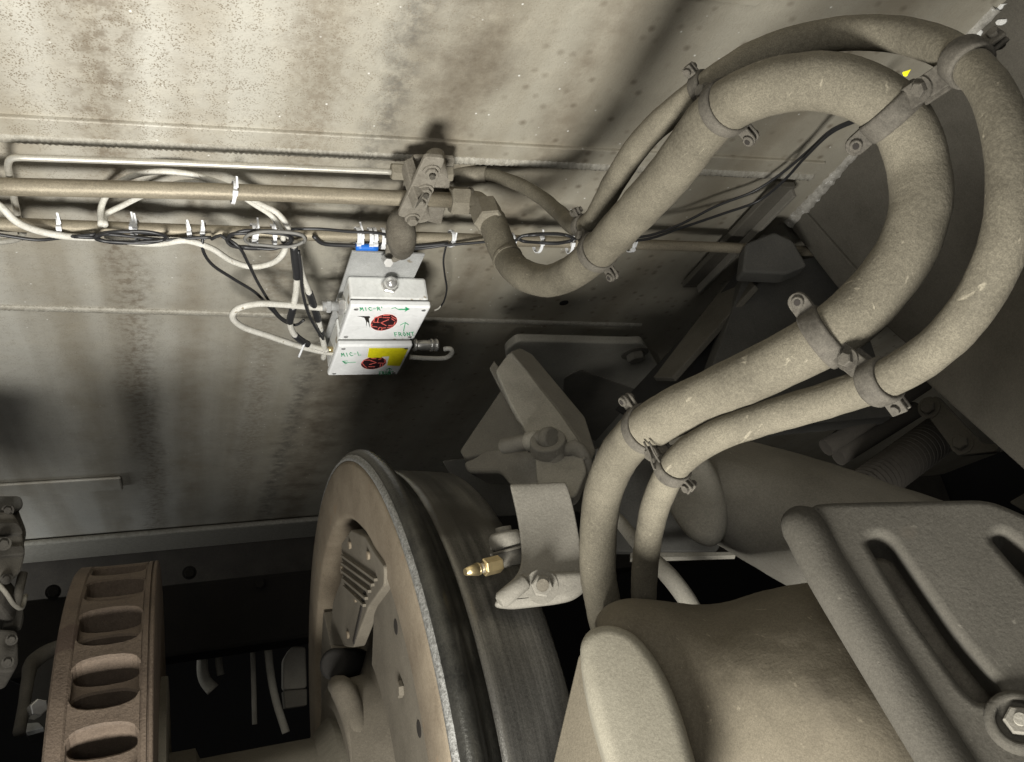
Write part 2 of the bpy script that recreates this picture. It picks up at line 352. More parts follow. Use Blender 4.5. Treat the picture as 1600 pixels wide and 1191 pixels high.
def slab(name, pl, outline, th, m, parent=None, r=0.004, bev=0.002, holes=(), lift=0.0, hr=None, res=2, **k):
    """solid plate: outline in pixels on plane pl, thickness th going away from the camera"""
    cu = bpy.data.curves.new('tmp', 'CURVE'); cu.dimensions = '2D'; cu.fill_mode = 'BOTH'
    bev = min(bev, th * 0.45)
    cu.extrude = th / 2 - bev; cu.bevel_depth = bev; cu.bevel_resolution = res; cu.offset = -bev
    for j, poly in enumerate([outline] + list(holes)):
        pts = rounded([pl.P(*q) for q in poly], r if j == 0 else (hr or r))
        s = cu.splines.new('POLY'); s.points.add(len(pts) - 1); s.use_cyclic_u = True
        for p, q in zip(s.points, pts): p.co = (q[0], q[1], 0, 1)
    ob = bpy.data.objects.new('tmp', cu)
    me = bpy.data.meshes.new_from_object(ob)
    vs = [pl.o + pl.u * v.co.x + pl.v * v.co.y + pl.n * (v.co.z - th / 2 + lift) for v in me.vertices]
    fs = [list(p.vertices) for p in me.polygons]
    bpy.data.objects.remove(ob); bpy.data.curves.remove(cu); bpy.data.meshes.remove(me)
    o = link(name, vs, fs, m, parent, **k)
    wd = o.modifiers.new('weld', 'WELD'); wd.merge_threshold = 1e-5
    if res > 2:
        for p in o.data.polygons: p.use_smooth = True
        wn = o.modifiers.new('normals', 'WEIGHTED_NORMAL'); wn.weight = 100; wn.mode = 'FACE_AREA'
    return o
def patch(name, rows, m, parent=None, th=0.012, levels=3, bev=0):
    """smooth shell from rows of (px, py, depth), closed by solidify"""
    vs = [C(*p) for r in rows for p in r]; nc = len(rows[0]); nr = len(rows)
    fs = [[i * nc + j, i * nc + j + 1, (i + 1) * nc + j + 1, (i + 1) * nc + j] for i in range(nr - 1) for j in range(nc - 1)]
    if parent is not None: org = ORG[parent.name]
    else: org = vs[0]
    me = bpy.data.meshes.new(name); me.from_pydata([tuple(v - org) for v in vs], [], fs)
    c = sum(vs, V()) / len(vs)
    bm = bmesh.new(); bm.from_mesh(me); bmesh.ops.recalc_face_normals(bm, faces=bm.faces)
    nrm = sum((f.normal for f in bm.faces), V())
    if nrm.dot(c) > 0: bmesh.ops.reverse_faces(bm, faces=bm.faces)
    bm.to_mesh(me); bm.free(); me.materials.append(m)
    for p in me.polygons: p.use_smooth = True
    o = bpy.data.objects.new(name, me); COL.objects.link(o)
    if parent is not None: o.parent = parent
    else: o.location = org
    ORG[o.name] = org
    so = o.modifiers.new('solid', 'SOLIDIFY'); so.thickness = th; so.offset = -1
    su = o.modifiers.new('sub', 'SUBSURF'); su.levels = levels; su.render_levels = levels
    return o
def pillow(name, pl, outline, th, bev, m, parent=None, n=8, steps=6):
    pts = [V((*p, 0)) for p in (pl.P(*q) for q in outline)]
    P, _ = spline(pts + [pts[0]], 1.0, 0.004); P = P[:-1]; N = len(P); c = sum(P, V()) / N
    def nrm(i):
        d = P[(i + 1) % N] - P[i - 1]; q = V((d.y, -d.x, 0)).normalized()
        return q if q.dot(P[i] - c) > 0 else -q
    NR = [nrm(i) for i in range(N)]; rings = []
    for k in range(n + 1):
        a = math.pi / 2 * k / n; rings.append((bev * (1 - math.cos(a)), -bev + bev * math.sin(a)))
    rings.insert(0, (0.0, -th)); vs = []; fs = []
    for ins, z in rings: vs += [P[i] - NR[i] * ins + V((0, 0, z)) for i in range(N)]
    for k in range(1, steps):
        f = k / steps; vs += [(P[i] - NR[i] * bev).lerp(c, f) + V((0, 0, bev * .06 * (1 - (1 - f) ** 2))) for i in range(N)]
    R_ = len(rings) + steps - 1
    for r in range(R_ - 1):
        for i in range(N): j = (i + 1) % N; fs.append([r * N + i, r * N + j, (r + 1) * N + j, (r + 1) * N + i])
    fs.append([(R_ - 1) * N + i for i in range(N)])
    return link(name, [pl.o + pl.u * v.x + pl.v * v.y + pl.n * v.z for v in vs], fs, m, parent, smooth=True)
def ell(cx, cy, a, b, ang=0, n=28):
    t = math.radians(ang); return [(cx + a * math.cos(u) * math.cos(t) - b * math.sin(u) * math.sin(t), cy + a * math.cos(u) * math.sin(t) + b * math.sin(u) * math.cos(t)) for u in [2 * math.pi * k / n for k in range(n)]]
def bolt(parent, c, n, r=0.006, h=0.006, m=None, washer=True, name='bolt'):
    n = V(n).normalized(); c = V(c); m = m or M['castlight']; b = MB()
    if washer: b.add(*cyl_geo(c, c + n * 0.0016, r * 1.5, seg=20)); c = c + n * 0.0014
    b.add(*cyl_geo(c, c + n * h, r, seg=6, ch=r * 0.15))
    return b.link(name, m, parent)

exec_order = None
# ================================================================== SETTING
H = 0.65
g = 0.0
fl = link('underfloor', [V((-1.8, -0.2, H)), V((3.4, -0.2, H)), V((3.4, 2.74, H)), V((-1.8, 2.74, H)), V((-1.8, -0.2, H + .02)), V((3.4, -0.2, H + .02)), V((3.4, 2.74, H + .02)), V((-1.8, 2.74, H + .02))],
          [[0, 1, 2, 3], [4, 7, 6, 5], [0, 4, 5, 1], [2, 6, 7, 3], [1, 5, 6, 2], [0, 3, 7, 4]], M['floor'], origin=(0, 0, H))
fl['kind'] = 'structure'
def bead(name, a, b, r, m, parent, sq=0.6, ripple=0.12, pitch=0.006):
    a = V(a); b = V(b); L = (b - a).length; d = (b - a) / L; k = max(4, int(L / (pitch / 2))); rnd = random.Random(name + str(a.x))
    side = d.cross(V((0, 0, 1))).normalized(); up = side.cross(d); vs = []; fs = []; s = 7
    ph = 0
    for i in range(k + 1):
        c = a + d * (L * i / k); ph += math.pi * rnd.uniform(0.7, 1.3); rr = r * (1 + ripple * math.sin(ph) + rnd.uniform(-.05, .05))
        for j in range(s):
            t = 2 * math.pi * j / s; vs.append(c + side * math.cos(t) * rr + up * math.sin(t) * rr * sq)
    for i in range(k):
        for j in range(s): fs.append([i * s + j, i * s + (j + 1) % s, (i + 1) * s + (j + 1) % s, (i + 1) * s + j])
    return link(name, vs, fs, m, parent, smooth=True)
# lapped strip with rippled weld (first line), second weld, far edge lip
p0 = Zp(-60, 196, H); p1 = Zp(1275, 266, H); d = (p1 - p0).normalized(); s = V((-d.y, d.x, 0))
c = (p0 + p1) / 2 - s * 0.006
box('lap_strip', c + V((0, 0, 0.001)), d * ((p1 - p0).length / 2), s * 0.016, V((0, 0, 0.006)), M['floor'], fl, bevel=0.0015)
bead('weld_bead', p0 + s * 0.011 + V((0, 0, -.002)), p1 + s * 0.011 + V((0, 0, -.002)), 0.0085, M['weldfloor'], fl, 0.75)
p0 = Zp(-60, 478, H); p1 = Zp(1000, 508, H)
bead('weld_bead', p0, p1, 0.0075, M['weldfloor'], fl, 0.6, 0.1)
abox('edge_lip', (-1.8, 2.52, H - .02), (0.955, 2.735, H - .004), M['weldfloor'], fl, bevel=0.006)
abox('stiffener', (-1.5, 2.0, H - .010), (-0.13, 2.09, H - .002), M['floor'], fl, bevel=0.004)
slab('patch_plate', Plane((0, .3, H - .004), (1, .3, H - .004), (0, 1, H - .004)), [(1010, -60), (1240, -40), (1182, 11), (1065, -4)], 0.006, M['floor'], fl, r=0.002, bev=0.001)
# drain hole in the floor plate
dh = Zp(881, 473, H); cyl('drain_hole', dh + V((0, 0, -.0012)), dh + V((0, 0, .01)), 0.0085, M['black'], fl, seg=20)
# crossmember at the far end and the dark pit wall behind everything
cm = abox('crossmember', (-1.8, 2.75, 0.40), (3.4, 2.9, 0.67), M['beambrown'], bevel=0.01)
tag(cm, 'dark brown crossmember closing the far end of the underfloor', 'beam')
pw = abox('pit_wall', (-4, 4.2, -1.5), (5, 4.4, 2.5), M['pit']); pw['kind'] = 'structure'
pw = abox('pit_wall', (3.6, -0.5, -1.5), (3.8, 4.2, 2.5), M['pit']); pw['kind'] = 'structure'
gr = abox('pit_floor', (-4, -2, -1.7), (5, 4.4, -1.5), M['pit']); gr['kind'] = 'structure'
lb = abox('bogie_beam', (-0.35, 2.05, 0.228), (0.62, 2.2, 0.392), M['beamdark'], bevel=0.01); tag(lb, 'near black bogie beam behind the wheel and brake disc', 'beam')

# ================================================================== PIPES
zp = 0.60
t = thing('air_pipe', 'thick brown steel pipe running from the left edge into the strap bracket', 'pipe', Zp(300, 300, zp))
tube('pipe_run', [Zp(-80, 290, zp), Zp(200, 296, zp), Zp(420, 302, zp), Zp(705, 313, zp)], 0.0098, M['pipe'], t, step=0.05, seg=20)
a = Zp(703, 313, zp); b = Zp(733, 314, zp); hexa('union_nut', a, b, 0.0185, M['fitting'], t)
cyl('seal_ring', b, b + (b - a).normalized() * 0.003, 0.017, M['rubber'], t)
e0 = b + (b - a).normalized() * 0.002
tube('elbow', [e0, Zp(744, 315, zp - .005), Zp(753, 322, zp - .02), Zp(760, 332, zp - .034)], 0.0135, M['fitting'], t, seg=16)
ax = (Zp(764, 342, zp - .05) - Zp(757, 322, zp - .018))
hexa('swivel_nut', Zp(757, 324, zp - .02), Zp(766, 350, zp - .055), 0.020, M['fitting'], t)

t = thing('thin_pipe', 'bare thin pipe with a square bend at the far left above the thick pipe', 'pipe', Zp(100, 250, .612))
tube('pipe_run', [Zp(34, 372, .614), Zp(29, 345, .613), Zp(20, 300, .612), Zp(13.5, 268, .612), Zp(12.5, 257, .612), Zp(16, 249, .612), Zp(24, 246.5, .612), Zp(60, 247.5, .612), Zp(300, 256, .612), Zp(618, 269, .612)], 0.0037, M['bright_pipe'], t, step=0.01, seg=12)
hexa('end_nut', Zp(611, 268, .612), Zp(632, 269, .612), 0.0105, M['fitting'], t)
hexa('outlet_nut', Zp(684, 271, .612), Zp(707, 271.5, .612), 0.0098, M['fitting'], t)
tube('bent_end', [Zp(-40, 380, .597), Zp(10, 377, .597), Zp(28, 373, .597), Zp(36, 366, .598), Zp(36, 358, .60)], 0.0037, M['bright_pipe'], t, step=0.004)

t = thing('conduit_pipe', 'lower dusty pipe carrying cables and white ties along the floor', 'pipe', Zp(500, 363, zp))
tube('pipe_run', [Zp(-80, 348, zp), Zp(300, 361, zp), Zp(600, 370, zp), Zp(1160, 388, zp), Zp(1290, 394, zp)], 0.0082, M['pipe'], t, step=0.05, seg=18)
c = Zp(1205, 391, zp - .002)
box('pipe_block', c, (0.028, 0, 0), (0, 0.02, 0), (0, 0, 0.018), M['frame'], t, bevel=0.006)

# strap bracket that clamps the pipes
t = thing('strap_bracket', 'grimy steel strap with four bolt heads clamping the pipes together', 'bracket', Zp(660, 290, .60))
pl = Plane((0, 0, .573), (1, 0, .573), (0, 1, .573))
slab('strap', pl, [(664, 245), (696, 248), (659, 347), (621, 338)], 0.006, M['strap'], t, r=0.006, bev=0.0012)
for (x, y, hh, rr) in [(674, 266, .004, .0075), (664, 296, .005, .0075), (656, 313, .006, .0065), (644, 340, .007, .007)]:
    c = Zp(x, y, .573); b = MB(); b.add(*cyl_geo(c, c + V((0, 0, -.002)), rr * 1.35, seg=20)); b.add(*cyl_geo(c + V((0, 0, -.0018)), c + V((0, 0, -.002 - hh)), rr, seg=6, ch=.001))
    b.link('bolt', M['strap'], t)
    if y < 300: cyl('bolt_shank', c + V((0, 0, -.007)), c + V((0, 0, -.011)), .0035, M['clamp'], t, seg=12)
pl2 = Plane((0, 0, .616), (1, 0, .616), (0, 1, .616))
slab('backing_plate', pl2, [(645, 246), (712, 248), (690, 352), (615, 335)], 0.006, M['strap'], t, r=0.005)
for (x, y) in [(683, 262), (655, 320)]:
    c = Zp(x, y, .595); cyl('spacer', c + V((0, 0, .02)), c + V((0, 0, -.02)), .011, M['strap'], t, seg=16)
pl3 = Plane((0, .74, 0), (1, .74, 0), (0, .74, 1))
slab('strap_tab', pl3, [(632, 250), (646, 243), (664, 300), (652, 315), (640, 280)], 0.02, M['strap'], t, r=.002)

# rubber lined clamp on the conduit pipe, holds the box plate
t = thing('pipe_clamp', 'rounded grimy clamp on the lower pipe directly above the white boxes', 'clamp', Zp(625, 370, zp))
c = Zp(625, 371, zp)
tube('clamp_body', [Zp(628, 338, .60), Zp(626, 350, .585), Zp(627, 368, .572), Zp(628, 384, .578), Zp(627, 392, .59)], [.0145, .018, .0195, .0175, .013], M['rubber'], t, step=.004, seg=18)
bolt(t, Zp(631, 384, .566), (0.1, -.5, -1), .006, .005, M['strap'])
slab('clamp_tab', Plane(Zp(600, 388, .585), Zp(640, 388, .585), Zp(615, 410, .583)), [(602, 384), (641, 386), (636, 402), (616, 412), (603, 404)], .005, M['strap'], t, r=.004)
bolt(t, Zp(624, 398, .578), (0, -.3, -1), .005, .005, M['strap'])
cyl('plated_bolt', Zp(602, 405, .588), Zp(607, 411, .566), .0062, M['chrome'], t, seg=6)

# ================================================================== WHITE BOXES
def strokes(name, segs, f, wd, m, parent):
    b = MB()
    for s in segs:
        P = [f(*q) for q in s]
        for i in range(len(P) - 1):
            d = P[i + 1] - P[i]
            if d.length < 1e-6: continue
            d = d.normalized(); sd = d.cross(V((0, 0, 1))).normalized() * wd / 2; e = d * wd * 0.35; z = V((0, 0, -.00035))
            b.add([P[i] - e - sd, P[i] - e + sd, P[i + 1] + e + sd, P[i + 1] + e - sd, P[i] - e - sd + z, P[i] - e + sd + z, P[i + 1] + e + sd + z, P[i + 1] + e - sd + z],
                  [[0, 1, 2, 3], [4, 7, 6, 5], [0, 4, 5, 1], [1, 5, 6, 2], [2, 6, 7, 3], [3, 7, 4, 0]])
    o = b.link(name, m, parent); o['kind'] = 'stuff'; return o
LET = {'M': [[(0, 0), (.2, 1), (.5, .35), (.8, 1), (1, 0)]], 'I': [[(.5, 0), (.5, .95)]], 'C': [[(.95, .8), (.5, 1), (.1, .55), (.45, 0), (1, .15)]],
       '-': [[(.15, .45), (.85, .5)]], 'R': [[(.1, 0), (.2, 1), (.8, .9), (.75, .55), (.2, .5)], [(.4, .5), (.95, 0)]], "'": [[(.3, 1), (.25, .7)]],
       'L': [[(.2, 1), (.15, 0), (.9, .05)]], 'F': [[(.15, 0), (.2, 1), (.9, .95)], [(.2, .55), (.75, .5)]], 'O': [[(.5, 1), (.1, .5), (.5, 0), (.9, .5), (.5, 1)]],
       'N': [[(.05, 0), (.15, .95), (.8, .05), (.9, 1)]], 'T': [[(0, .95), (1, 1)], [(.5, 1), (.45, 0)]], '1': [[(.5, 0), (.5, .95)]]}
def word(txt, x0, y0, x1, y1, h, lean=-.3):
    out = []; n = len(txt)
    for i, ch in enumerate(txt):
        for s in LET.get(ch, []):
            out.append([(x0 + (x1 - x0) * (i + .8 * u) / n + lean * h * (v - .5), y0 + (y1 - y0) * (i + .5) / n - h * v) for u, v in s])
    return out
ZL = 0.548
def jbox(loc_x, y0, y1, label, lidpx):
    x0, x1 = loc_x
    t = thing('junction_box', label, 'junction box', (x0, y0, 0.6), 'white junction boxes under the floor')
    abox('box_body', (x0, y0, ZL + .0118), (x1, y1, .5985), M['box'], t, bevel=0.004)
    lid = abox('lid', (x0 - .0012, y0 - .0012, ZL), (x1 + .0012, y1 + .0012, ZL + .0112), M['lid'], t, bevel=0.003)
    abox('gasket', (x0 + .001, y0 + .001, ZL + .0108), (x1 - .001, y1 - .001, ZL + .0122), M['smear'], t)
    for x in (x0 + .008, x1 - .008):
        for y in (y0 + .008, y1 - .008):
            cyl('lid_screw', (x, y, ZL + .002), (x, y, ZL - .0007), .0034, M['alu'], lid, seg=14)
            box('screw_slot', (x, y, ZL - .0008), (.0026, .0008, 0), (-.0002, .0006, 0), (0, 0, .0003), M['smear'], lid)
    return t, lid
b1, l1 = jbox((0.226, 0.341), 0.986, 1.088, 'upper white metal junction box with chrome cable gland and round black red logo', None)
b2, l2 = jbox((0.229, 0.345), 1.113, 1.222, 'lower white metal junction box with a yellow sticker beside its logo', None)
Q = lambda x, y: Zp(x, y, ZL - .0002)
def crop1(u, v): return (550 + u * 130 / 1600, 475 + v * 60 / 738)
def crop2(u, v): return (515 + u * 135 / 1600, 535 + v * 57 / 676)
def logo(lid, f, cx, cy, a, b_, ang, seglist):
    pl = Plane((0, 0, ZL - .0003), (1, 0, ZL - .0003), (0, 1, ZL - .0003))
    slab('logo_rim', pl, [f(*q) for q in ell(cx, cy, a, b_, ang)], .0004, M['logored'], lid, r=0, bev=0.0001)
    pl = Plane((0, 0, ZL - .0005), (1, 0, ZL - .0005), (0, 1, ZL - .0005))
    slab('logo_disc', pl, [f(*q) for q in ell(cx, cy, a * .975, b_ * .965, ang)], .0004, M['logoblack'], lid, r=0, bev=0.0001)
    strokes('logo_lettering', seglist, lambda x, y: Zp(*f(x, y), ZL - .0006), .0014, M['logored'], lid)
logo(l1, crop1, 615, 358, 262, 148, -14, [[(400, 350), (520, 355)], [(415, 345), (440, 265), (510, 245), (490, 345)], [(500, 255), (570, 252)],
     [(385, 385), (370, 430), (480, 442)], [(705, 300), (555, 362), (655, 415)], [(595, 262), (722, 264)], [(605, 222), (715, 220)], [(830, 345), (800, 408), (700, 416)],
     [(765, 245), (850, 292)], [(762, 283), (815, 318)], [(680, 458), (770, 440)], [(505, 488), (530, 448), (585, 458), (570, 495)], [(590, 462), (645, 458)]])
logo(l2, crop2, 815, 385, 236, 112, -8, [[(745, 328), (635, 330), (600, 385), (640, 425)], [(760, 335), (865, 375), (740, 412)], [(720, 452), (835, 452)], [(690, 470), (640, 430)],
     [(900, 385), (1000, 385)], [(945, 385), (935, 455)], [(990, 395), (975, 445)], [(1010, 330), (1035, 320), (1020, 380)], [(770, 300), (860, 300)], [(910, 320), (960, 300)]])
ink = word("MIC-R'", 150, 130, 640, 120, 62) + [[(765, 85), (830, 70), (880, 100), (1080, 100)], [(1030, 65), (1100, 97), (1020, 140)], [(1020, 80), (1090, 97), (1030, 125)], [(900, 110), (1060, 110)]]
ink += [[(990, 525), (1025, 360)], [(930, 405), (1025, 355), (1085, 400)]] + word('FRONT', 810, 620, 1215, 610, 70)
strokes('marker_writing', [[crop1(*q) for q in s] for s in ink], Q, .0011, M['green'], l1)
ink = word('MIC-L', 215, 265, 590, 235, 62) + [[(480, 368), (330, 372)], [(330, 345), (240, 350), (290, 395), (325, 385), (260, 360), (310, 375)], [(1105, 575), (1110, 480)], [(1045, 510), (1105, 475), (1150, 505)]]
ink += word('FRONT', 915, 600, 1200, 590, 55)
strokes('marker_writing', [[crop2(*q) for q in s] for s in ink], Q, .0011, M['green'], l2)
pl = Plane((0, 0, ZL - .0007), (1, 0, ZL - .0007), (0, 1, ZL - .0007))
slab('yellow_sticker', pl, [crop2(*q) for q in [(730, 112), (1460, 112), (1300, 440), (1060, 432), (1105, 262), (990, 268), (940, 290), (860, 282), (800, 292), (700, 280)]], .0004, M['yellow'], l2, r=.0004, bev=.0001)
slab('smear', Plane((0, 0, ZL - .0002), (1, 0, ZL - .0002), (0, 1, ZL - .0002)), [crop1(*q) for q in [(90, 238), (335, 236), (352, 262), (326, 282), (340, 400), (345, 470), (312, 360), (290, 345), (278, 440), (268, 330), (240, 270), (170, 248)]], .0003, M['smear'], l1, r=0, bev=.0001)
# near gland on the upper box, side connectors
c = Yp(608, 449, .986)
hexa('gland_nut', c, c + V((0, -.007, 0)), .0125, M['chrome'], b1)
vs, fs = lathe_geo(c + V((0, -.006, 0)), (0, -1, 0), [(0, .0098), (.007, .0098), (.011, .0085), (.014, .005), (.015, .0008)], 24)
link('gland_dome', vs, fs, M['chrome'], b1, smooth=True)
c = V((.226, 1.03, .572)); hexa('cable_connector', c, c + V((-.010, 0, 0)), .0125, M['chrome'], b1)
cyl('connector_sleeve', c + V((-.009, 0, 0)), c + V((-.032, 0, 0)), .0072, M['alu'], b1); hexa('connector_ring', c + V((-.020, 0, 0)), c + V((-.027, 0, 0)), .0098, M['alu'], b1)
c = V((.346, 1.150, .568)); cyl('plug_socket', c, c + V((.014, 0, 0)), .006, M['black'], b2)
cyl('plug_barrel', c + V((.012, 0, 0)), c + V((.050, 0, 0)), .0085, M['chrome'], b2, ch=.001)
for q in (.013, .041, .049): cyl('plug_ring', c + V((q, 0, 0)), c + V((q + .005, 0, 0)), .0108, M['chrome'], b2, ch=.001, seg=18)
c = V((.229, 1.165, .568)); cyl('brass_stud', c, c + V((-.008, 0, 0)), .005, M['brass'], b2)
mp = thing('mounting_plate', 'grey aluminium plate above the white boxes bolted to the pipe clamp', 'plate', (.27, .95, .60))
abox('plate', (.2215, .926, .599), (.3245, 1.235, .603), M['alu'], mp, bevel=.001)

# ================================================================== HOSES
BIG = [(768, 342, 1.0), (778, 370, .985), (793, 404, .965), (815, 428, .93), (850, 439, .895), (890, 428, .84), (930, 397, .79), (985, 340, .72), (1050, 268, .65), (1120, 180, .59), (1190, 140, .55), (1275, 128, .53), (1350, 144, .52),
       (1405, 185, .52), (1435, 260, .52), (1438, 320, .515), (1416, 390, .515), (1372, 455, .52), (1300, 520, .53), (1200, 575, .56), (1100, 622, .605), (1025, 660, .64), (972, 705, .70), (944, 765, .735), (935, 830, .755), (935, 900, .775), (952, 990, .80)]
BR = [.0175] * 3 + [.0180] * 4 + [.0188] * 15 + [.0182, .0178, .0176, .0176, .0176]
bp_, br_ = spline([C(*p) for p in BIG], BR, .005)
vs, fs = tube_geo(bp_, br_, 28)
big = link('thick_hose', vs, fs, M['hose'], None, smooth=True, origin=bp_[0])
tag(big, 'thick dusty rubber hose looping from the pipe elbow down into the motor', 'hose')
# ferrule and wrap seams
def along(o, path, seg):
    at = o.data.attributes.new('along', 'FLOAT', 'POINT'); L = 0.0; vals = []
    for i in range(len(path)):
        if i: L += (path[i] - path[i - 1]).length
        vals += [L] * seg
    at.data.foreach_set('value', vals)
along(big, bp_, 28)
def uneven(o, amount, size, name):
    tx = bpy.data.textures.new(name, 'CLOUDS'); tx.noise_scale = size; tx.noise_depth = 3
    dm = o.modifiers.new('uneven', 'DISPLACE'); dm.texture = tx; dm.strength = amount; dm.mid_level = 0.5; dm.texture_coords = 'LOCAL'
uneven(big, .0022, .02, 'hose_lumps')
def ring_on(path, rads, px, py, wdt, grow, m, parent, name, tilt=0):
    best = min(range(2, len(path) - 2), key=lambda i: (proj(path[i])[0] - px) ** 2 + (proj(path[i])[1] - py) ** 2)
    c = path[best]; tn = (path[best + 2] - path[best - 2]).normalized(); r = rads[best]
    if tilt: tn = (tn + tn.orthogonal().normalized() * tilt).normalized()
    vs, fs = lathe_geo(c, tn, [(-wdt / 2, r - .001), (-wdt / 2, r + grow), (wdt / 2, r + grow), (wdt / 2, r - .001)], 32, closed=True)
    o = link(name, vs, fs, m, parent, bevel=min(grow, wdt) * .3)
    return o
def proj(p):
    q = R.transposed() @ p; return (800 + F * q.x / -q.z, 595.5 - F * q.y / -q.z)
def near(path, px, py):
    i = min(range(3, len(path) - 3), key=lambda i: (proj(path[i])[0] - px) ** 2 + (proj(path[i])[1] - py) ** 2)
    return i, path[i], (path[i + 3] - path[i - 3]).normalized()
ring_on(bp_, br_, 795, 404, .004, .0012, M['hose'], big, 'ferrule_lip')
for (x, y, tl) in [(958, 720, .5), (928, 850, .4)]:
    ring_on(bp_, br_, x, y, .0016, .0004, M['clamp'], big, 'wrap_seam', tl)
SM = [(706, 271.5, 1.055), (760, 273, 1.045), (800, 284, 1.03), (840, 305, 1.0), (872, 331, .95), (904, 355, .84), (926, 345, .81), (958, 288, .75), (1008, 215, .68), (1092, 144, .615), (1180, 88, .575), (1280, 58, .55), (1380, 52, .52), (1470, 74, .485), (1536, 124, .452), (1572, 205, .435), (1580, 290, .43),
      (1566, 390, .43), (1520, 480, .445), (1460, 545, .465), (1385, 592, .495), (1290, 626, .535), (1190, 655, .57), (1110, 685, .60), (1060, 722, .625), (1028, 780, .66), (1012, 850, .71), (1006, 920, .76), (1008, 990, .8)]
SR = [.0088, .0086, .0088, .0090, .0092, .0098] + [.0112] * 9 + [.0124] * 4 + [.0122] * 10
sp_, sr_ = spline([C(*p) for p in SM], SR, .005)
vs, fs = tube_geo(sp_, sr_, 22)
sm = link('thin_hose', vs, fs, M['hose'], None, smooth=True, origin=sp_[0]); along(sm, sp_, 22); uneven(sm, .0014, .016, 'hose_lumps')
tag(sm, 'thinner dusty hose clipped alongside the thick hose through the whole loop', 'hose')
a = C(709, 271.5, 1.054); b = C(760, 273, 1.045); cyl('ferrule', a, b, .0108, M['fitting'], sm, seg=20); cyl('seal_ring', a - (b - a).normalized() * .001, a + (b - a).normalized() * .002, .0115, M['rubber'], sm)

def hclamp(pb, ps, label, w=.0105, th=.0024, ear=1, mat=None):
    i, c1, t1 = near(bp_, *pb); j, c2, t2 = near(sp_, *ps); r1 = br_[i]; r2 = sr_[j]; mat = mat or M['clamp']
    t = thing('hose_clamp', label, 'clamp', c1, 'double clamps tying the two hoses together')
    def band(c, tn, r):
        prof = [(-w / 2, r - .0005), (-w / 2, r + th * .7), (-w * .38, r + th), (w * .38, r + th), (w / 2, r + th * .7), (w / 2, r - .0005)]
        vs, fs = lathe_geo(c, tn, prof, 36, closed=True); o = link('band', vs, fs, mat, t, smooth=False)
        for p in o.data.polygons: p.use_smooth = True
        return o
    band(c1, t1, r1); band(c2, t2, r2)
    d = c2 - c1; L = d.length; d.normalize(); tn = (t1 + t2 * (1 if t1.dot(t2) > 0 else -1)).normalized(); tn = (tn - d * tn.dot(d)).normalized(); n = d.cross(tn)
    if n.dot(c1) > 0: n = -n
    a = c1 + d * (r1 * .9); b = c2 - d * (r2 * .9); mid = (a + b) / 2; hl = max((b - a).length / 2, .004)
    for sgn in (1, -1):
        off = n * sgn * .0065
        box('bridge_plate', mid + off, d * hl, tn * w / 2, n * th / 2, mat, t, bevel=.0008)
    box('rubber_web', mid - n * .001, d * hl * .9, tn * w * .33, n * .0042, M['rubber'], t)
    bolt(t, mid + n * .008, n, .0048, .0045, mat); 
    cyl('bolt_end', mid - n * .008, mid - n * .013, .003, mat, t, seg=10)
    vw = c1.normalized(); dv = d - vw * d.dot(vw); dv = (dv - t1 * dv.dot(t1)).normalized(); nv = dv.cross(t1).normalized()
    if nv.dot(c1) > 0: nv = -nv
    d_, n_, tn_ = d, n, tn; d, n, tn = dv, nv, t1
    e = c1 - d * (r1 + th)
    b_ = MB()
    for sgn in (1, -1):
        b_.add(*box_geo(e - d * .0025 + n * sgn * .0025, d * .0055, tn * w * .46, n * .0013))
        q = e - d * .0075 + n * sgn * .0025; b_.add(*cyl_geo(q - n * .00128, q + n * .00128, w * .455, seg=16))
    b_.link('ear', mat, t, bevel=.001)
    b_ = MB(); ee = e - d * .0075; b_.add(*cyl_geo(ee - n * .006, ee + n * .0045, .003, seg=10)); b_.add(*cyl_geo(ee + n * .0036, ee + n * .0062, .0042, seg=12, ch=.0006))
    b_.link('ear_bolt', mat, t); cyl('bolt_socket', ee + n * .006, ee + n * .0066, .0022, M['smear'], t, seg=8)
    vw = c2.normalized(); dv = d_ - vw * d_.dot(vw); d = (dv - t2 * dv.dot(t2)).normalized(); n = d.cross(t2).normalized(); tn = t2
    e = c2 + d * (r2 + th)
    b_ = MB()
    for sgn in (1, -1): b_.add(*box_geo(e + d * .002 + n * sgn * .0022, d * .006, tn * w * .4, n * .0012))
    b_.link('ear', mat, t, bevel=.0008)
    cyl('ear_bolt', e + d * .004 - n * .006, e + d * .004 + n * .007, .003, mat, t, seg=8)
    return t
hclamp((935, 393), (912, 352), 'farthest double hose clamp, just right of the black cable bundle')
hclamp((1135, 172), (1098, 142), 'double hose clamp before the hoses curve over at top')
hclamp((1395, 182), (1505, 100), 'big twisted double hose clamp at the top right of the loop', .0145, .003)
hclamp((1285, 527), (1372, 595), 'chunky double hose clamp with rubber pad below the loop', .0145, .003)
hclamp((1010, 672), (1050, 735), 'double hose clamp above the motor where both hoses turn down')
# stray wire ties on the last clamp
t = thing('wire_tie', 'short bent wire tie beside the clamp above the motor', 'wire', C(1035, 715, .62))
tube('wire', [C(1006, 690, .63), C(1016, 712, .628), C(1022, 733, .628), C(1034, 732, .628), C(1022, 708, .625), C(1014, 690, .625)], .0009, M['clamp'], t, seg=6)
# pale thin hose low behind
o = tube('drain_hose', [C(945, 795, .98), C(968, 815, .97), C(990, 842, .95), C(1015, 870, .94), C(1045, 900, .92), C(1075, 940, .91), C(1100, 990, .9)], [.008, .008, .0085, .0095, .011, .011, .011], M['castlight'])
tag(o, 'narrow pale hose slanting down behind the two hoses near the motor', 'hose')

